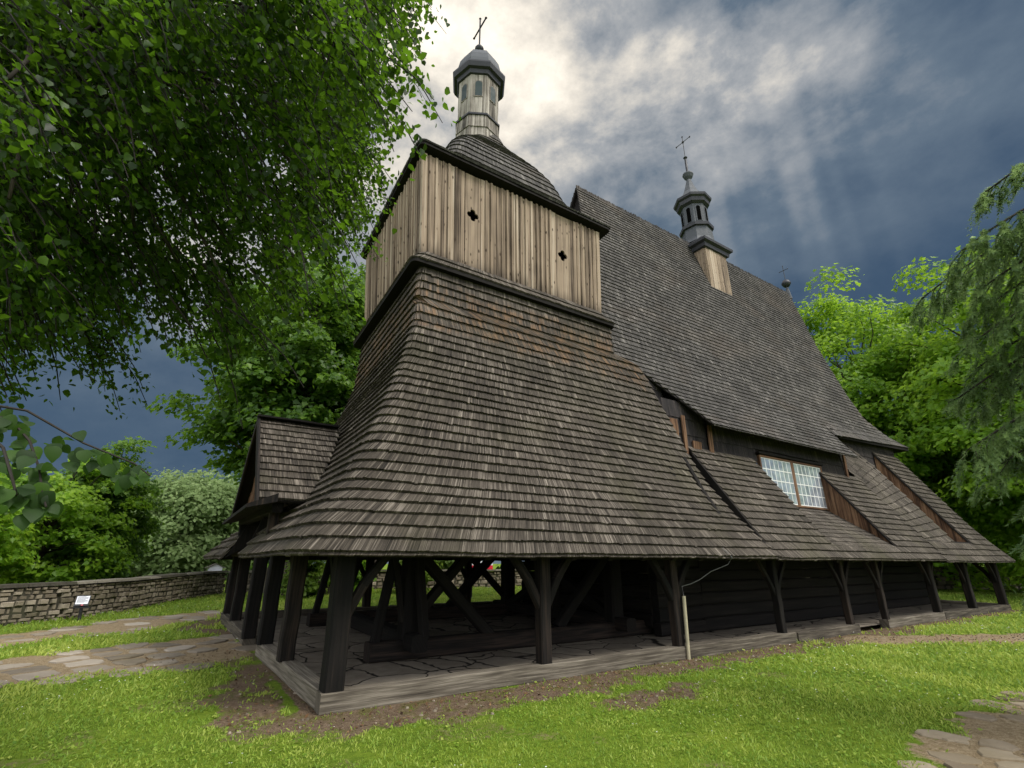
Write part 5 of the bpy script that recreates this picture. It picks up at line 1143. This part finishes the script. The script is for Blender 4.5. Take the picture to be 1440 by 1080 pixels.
def linden():
    base = np.array((-7.2, -3.0, -.05)); root = empty('linden_tree', base); tagp(root, 'old linden tree whose leafy boughs hang over the upper left of the view', 'tree')
    tk = MB(); top = np.array((-6.6, -3.0, 8.5)); sp = limb(tk, base-np.array((0, 0, .2)), top, .42, .16, 0, 12, .15)
    S = np.array(SPR); hubs = []
    for (hx, hy, hz) in ((-4.2, -3.6, 6.3), (-3.6, -2.6, 5.4), (-3.0, -1.6, 7.2), (-3.2, -4.4, 7.6), (-2.4, -3.0, 8.6), (-4.6, -1.4, 4.9), (-1.6, -2.4, 8.8), (-2.0, -.6, 8.2)):
        h = np.array((hx, hy, hz)); j = int(np.clip((hz-1.5)/8.5*12, 4, 12)); hubs.append(limb(tk, sp[j], h, .13, .05, .5, 7, .12))
    C = []; N = []; T = []; DR = []; tw = MB()
    for s in S:
        best = min(((np.linalg.norm(p-s)+(2.5 if p[2] < s[2]-.2 else 0), hi, pi) for hi, h in enumerate(hubs) for pi, p in enumerate(h[2:])), key=lambda q: q[0]); hub = hubs[best[1]][best[2]+2]
        limb(tk, hub, s, .028, .010, .22*np.linalg.norm(s-hub), 6, .12)
        fl = s-base; fl[2] = 0; fl /= np.linalg.norm(fl)
        for k in range(11):
            a = s-fl*.25+rng.standard_normal(3)*(.13, .13, .11); dr = fl*rng.uniform(.5, 1.0)+rng.standard_normal(3)*(.25, .25, .0)+np.array((0, 0, -rng.uniform(.35, .8))); ln_ = rng.uniform(.45, .95)
            pts = [a]; d = dr/np.linalg.norm(dr)
            for i in range(6): pts.append(pts[-1]+d*ln_/6); d = d+np.array((0, 0, -.16)); d /= np.linalg.norm(d)
            tw.tube([pts[0], pts[2], pts[4], pts[6]], [.007, .006, .005, .003], 4)
            m_ = int(rng.integers(42, 62) if s[2] < 7.15 or s[1] > -2.2 else 24); t = rng.random(m_)*6; i0 = np.minimum(t.astype(int), 5); P = np.array(pts); q = P[i0]+(P[i0+1]-P[i0])*(t-i0)[:, None]
            q += rng.standard_normal((m_, 3))*(.065, .065, .045); q[:, 2] -= .03
            C.append(q); N.append(rng.standard_normal((m_, 3))*.6+np.array((fl[0]*.5, fl[1]*.5-.15, .55))); DR.append(np.tile(d*.6+np.array((0, 0, -.8)), (m_, 1))); T.append(np.full(m_, .40)+rng.normal(0, .16)+rng.standard_normal(m_)*.2)
    # one low twig reaching close in front of the viewer's left
    close = [[(-2.55, -5.40, 2.16), (-2.4, -5.47, 2.14), (-2.33, -5.51, 2.13), (-2.27, -5.54, 2.12), (-2.2, -5.57, 2.08), (-2.13, -5.6, 2.04), (-2.06, -5.64, 2.01), (-2.01, -5.66, 1.99), (-1.97, -5.67, 1.96)],
             [(-2.5, -5.5, 2.14), (-2.35, -5.56, 2.1), (-2.28, -5.59, 2.08), (-2.23, -5.62, 2.03), (-2.19, -5.65, 1.96), (-2.17, -5.67, 1.91), (-2.15, -5.69, 1.87)],
             [(-2.45, -5.58, 2.11), (-2.32, -5.64, 2.05), (-2.26, -5.67, 2.0), (-2.22, -5.71, 1.93), (-2.2, -5.72, 1.89)]]
    limb(tk, hubs[5][4], (-3.4, -4.6, 3.2), .05, .02, .2, 6, .1); limb(tk, (-3.4, -4.6, 3.2), (-2.55, -5.40, 2.16), .02, .006, .15, 6, .1); limb(tk, (-3.4, -4.6, 3.2), (-2.5, -5.5, 2.14), .018, .005, .1, 6, .1); limb(tk, (-3.4, -4.6, 3.2), (-2.45, -5.58, 2.11), .018, .005, .05, 6, .1)
    for ci, pts in enumerate(close):
        P = np.array(pts); tw.tube(pts, [.004-.0003*i for i in range(len(pts))], 5)
        m_ = (46, 52, 40)[ci]; t = np.sort(rng.random(m_))*(len(P)-1.01) if ci else (rng.random(m_)**.6)*(len(P)-1.01); i0 = t.astype(int); q = P[i0]+(P[i0+1]-P[i0])*(t-i0)[:, None]
        q += rng.standard_normal((m_, 3))*(.018, .018, .012); q[:, 2] -= rng.uniform(.015, .05, m_)
        C.append(q); N.append(rng.standard_normal((m_, 3))*.45+np.array((.15, -.75, .45))); DR.append(np.tile((.2, 0, -1.), (m_, 1))); T.append(rng.normal(.45, .2, m_))
    nn = [len(c) for c in C]; C = np.concatenate(C); N = np.concatenate(N); T = np.concatenate(T); DR = np.concatenate(DR)
    sz = rng.uniform(.032, .068, len(C)); sz[-sum(nn[-3:]):] = rng.uniform(.022, .044, sum(nn[-3:]))
    tk.build('trunk', M['bark'], root, True); tw.build('twigs', M['twig'], root)
    k = sum(nn[-3:]); leaves_mesh('crown', C[:-k], N[:-k], sz[:-k], M['leaf_linden'], T[:-k], root, droop=DR[:-k], shape='heart')
    leaves_mesh('low_twig_leaves', C[-k:], N[-k:], sz[-k:], M['leaf_near'], T[-k:], root, droop=DR[-k:], shape='fine')
linden()

# spruce at the right edge: trunk outside the frame, arching boughs with hanging branchlets
def spruce():
    base = np.array((8.3, -8.6, -.05)); root = empty('spruce_tree', base); tagp(root, 'spruce tree whose drooping blue-green boughs hang in at the right edge', 'tree')
    tk = MB(); tk.tube([base-np.array((0, 0, .2)), base+np.array((.02, 0, 3)), base+np.array((0, .03, 6)), base+np.array((0, 0, 9))], [.20, .15, .08, .02], 10); nv = []; nt_ = []
    def needles(p0, p1, m_, ln_, spread):
        d = p1-p0; L = np.linalg.norm(d); d = d/(L+1e-9); t = rng.random(m_); c = p0+(p1-p0)*t[:, None]
        r = rng.standard_normal((m_, 3)); r -= d*np.sum(r*d, 1, keepdims=True); r /= np.linalg.norm(r, axis=1, keepdims=True)+1e-9; r[:, 2] += .1
        tip = c+(r*spread+d*.75)*ln_*rng.uniform(.7, 1.2, (m_, 1)); s = np.cross(r, d); s /= np.linalg.norm(s, axis=1, keepdims=True)+1e-9
        nv.append(np.stack([c-s*.007, c+s*.007, tip], 1)); nt_.append(np.repeat(np.clip(rng.normal(.45, .2)+rng.normal(0, .12, m_)+.12*t, 0, 1), 3))
    boughs = []
    for z in np.arange(1.4, 8.6, .36):
        for k in range(2): boughs.append((z+rng.uniform(-.15, .15), rng.random()*6.283, None))
    boughs += [(6.0, math.radians(112), 3.75), (6.3, math.radians(121), 3.3), (5.6, math.radians(104), 3.3), (7.0, math.radians(124), 2.9), (6.6, math.radians(108), 2.6), (4.4, math.radians(112), 3.7), (3.6, math.radians(120), 3.9), (3.0, math.radians(112), 3.3), (5.0, math.radians(117), 3.5), (2.6, math.radians(124), 3.6), (4.0, math.radians(104), 3.0), (3.3, math.radians(98), 2.9), (2.2, math.radians(116), 3.2), (5.4, math.radians(126), 3.0)]
    boughs += [(z_, math.radians(rng.uniform(98, 126)), rng.uniform(2.6, 3.7)) for z_ in np.linspace(2.0, 6.2, 10)]
    for z, a, ln0 in boughs:
        ln_ = ln0 or (2.6-z*.27)*rng.uniform(.75, 1.05); u = np.array((math.cos(a), math.sin(a), 0)); prev = base+np.array((0, 0, z)); pts = [prev]; n = 9
        for i in range(1, n+1):
            t = i/n; pts.append(base+u*ln_*t+np.array((0, 0, z+.34*math.sin(t*2.6)*ln_*.4-.34*t*t*ln_*.55)))
        tk.tube(pts, [.035*(1-i/(n+1))+.006 for i in range(n+1)], 5, random.random()); v = np.array((-u[1], u[0], 0)); P = np.array(pts)
        needles(P[-2], P[-1], 60, .045, .8); needles(P[-3], P[-2], 50, .045, .8)
        for q in np.linspace(.18, 1., 34 if ln0 else 14):
            f = q*n; i = min(int(f), n-1); p = P[i]+(P[i+1]-P[i])*(f-i)
            sl = (.34+.34*(1-abs(q-.55)*1.2))*rng.uniform(.55, 1.15); sd = rng.choice((-1, 1)); d = u*rng.uniform(.2, .7)+v*sd*rng.uniform(.3, 1.0)+np.array((0, 0, -rng.uniform(.2, .85))); d /= np.linalg.norm(d)
            m0 = p+d*sl*.5; m1 = m0+(d*.5+np.array((0, 0, -.6)))*sl*.5; tk.tube([p, m0, m1], [.007, .005, .002], 4)
            needles(p, m0, 60, .055, .85); needles(m0, m1, 60, .055, .85)
            for w in range(9 if ln0 else 4):
                b = p+(m1-p)*rng.uniform(.25, .8); e = b+(d*.5+v*rng.uniform(-1.1, 1.1)+u*rng.uniform(-.3, .5)+np.array((0, 0, -.5)))*rng.uniform(.12, .30); needles(b, e, 32, .05, .85)
    tk.build('trunk', M['bark'], root, True); V = np.concatenate(nv).reshape(-1, 3)
    fast_mesh('crown', V, np.arange(len(V)).reshape(-1, 3), M['needle'], root, False, tint=np.concatenate(nt_))
spruce()
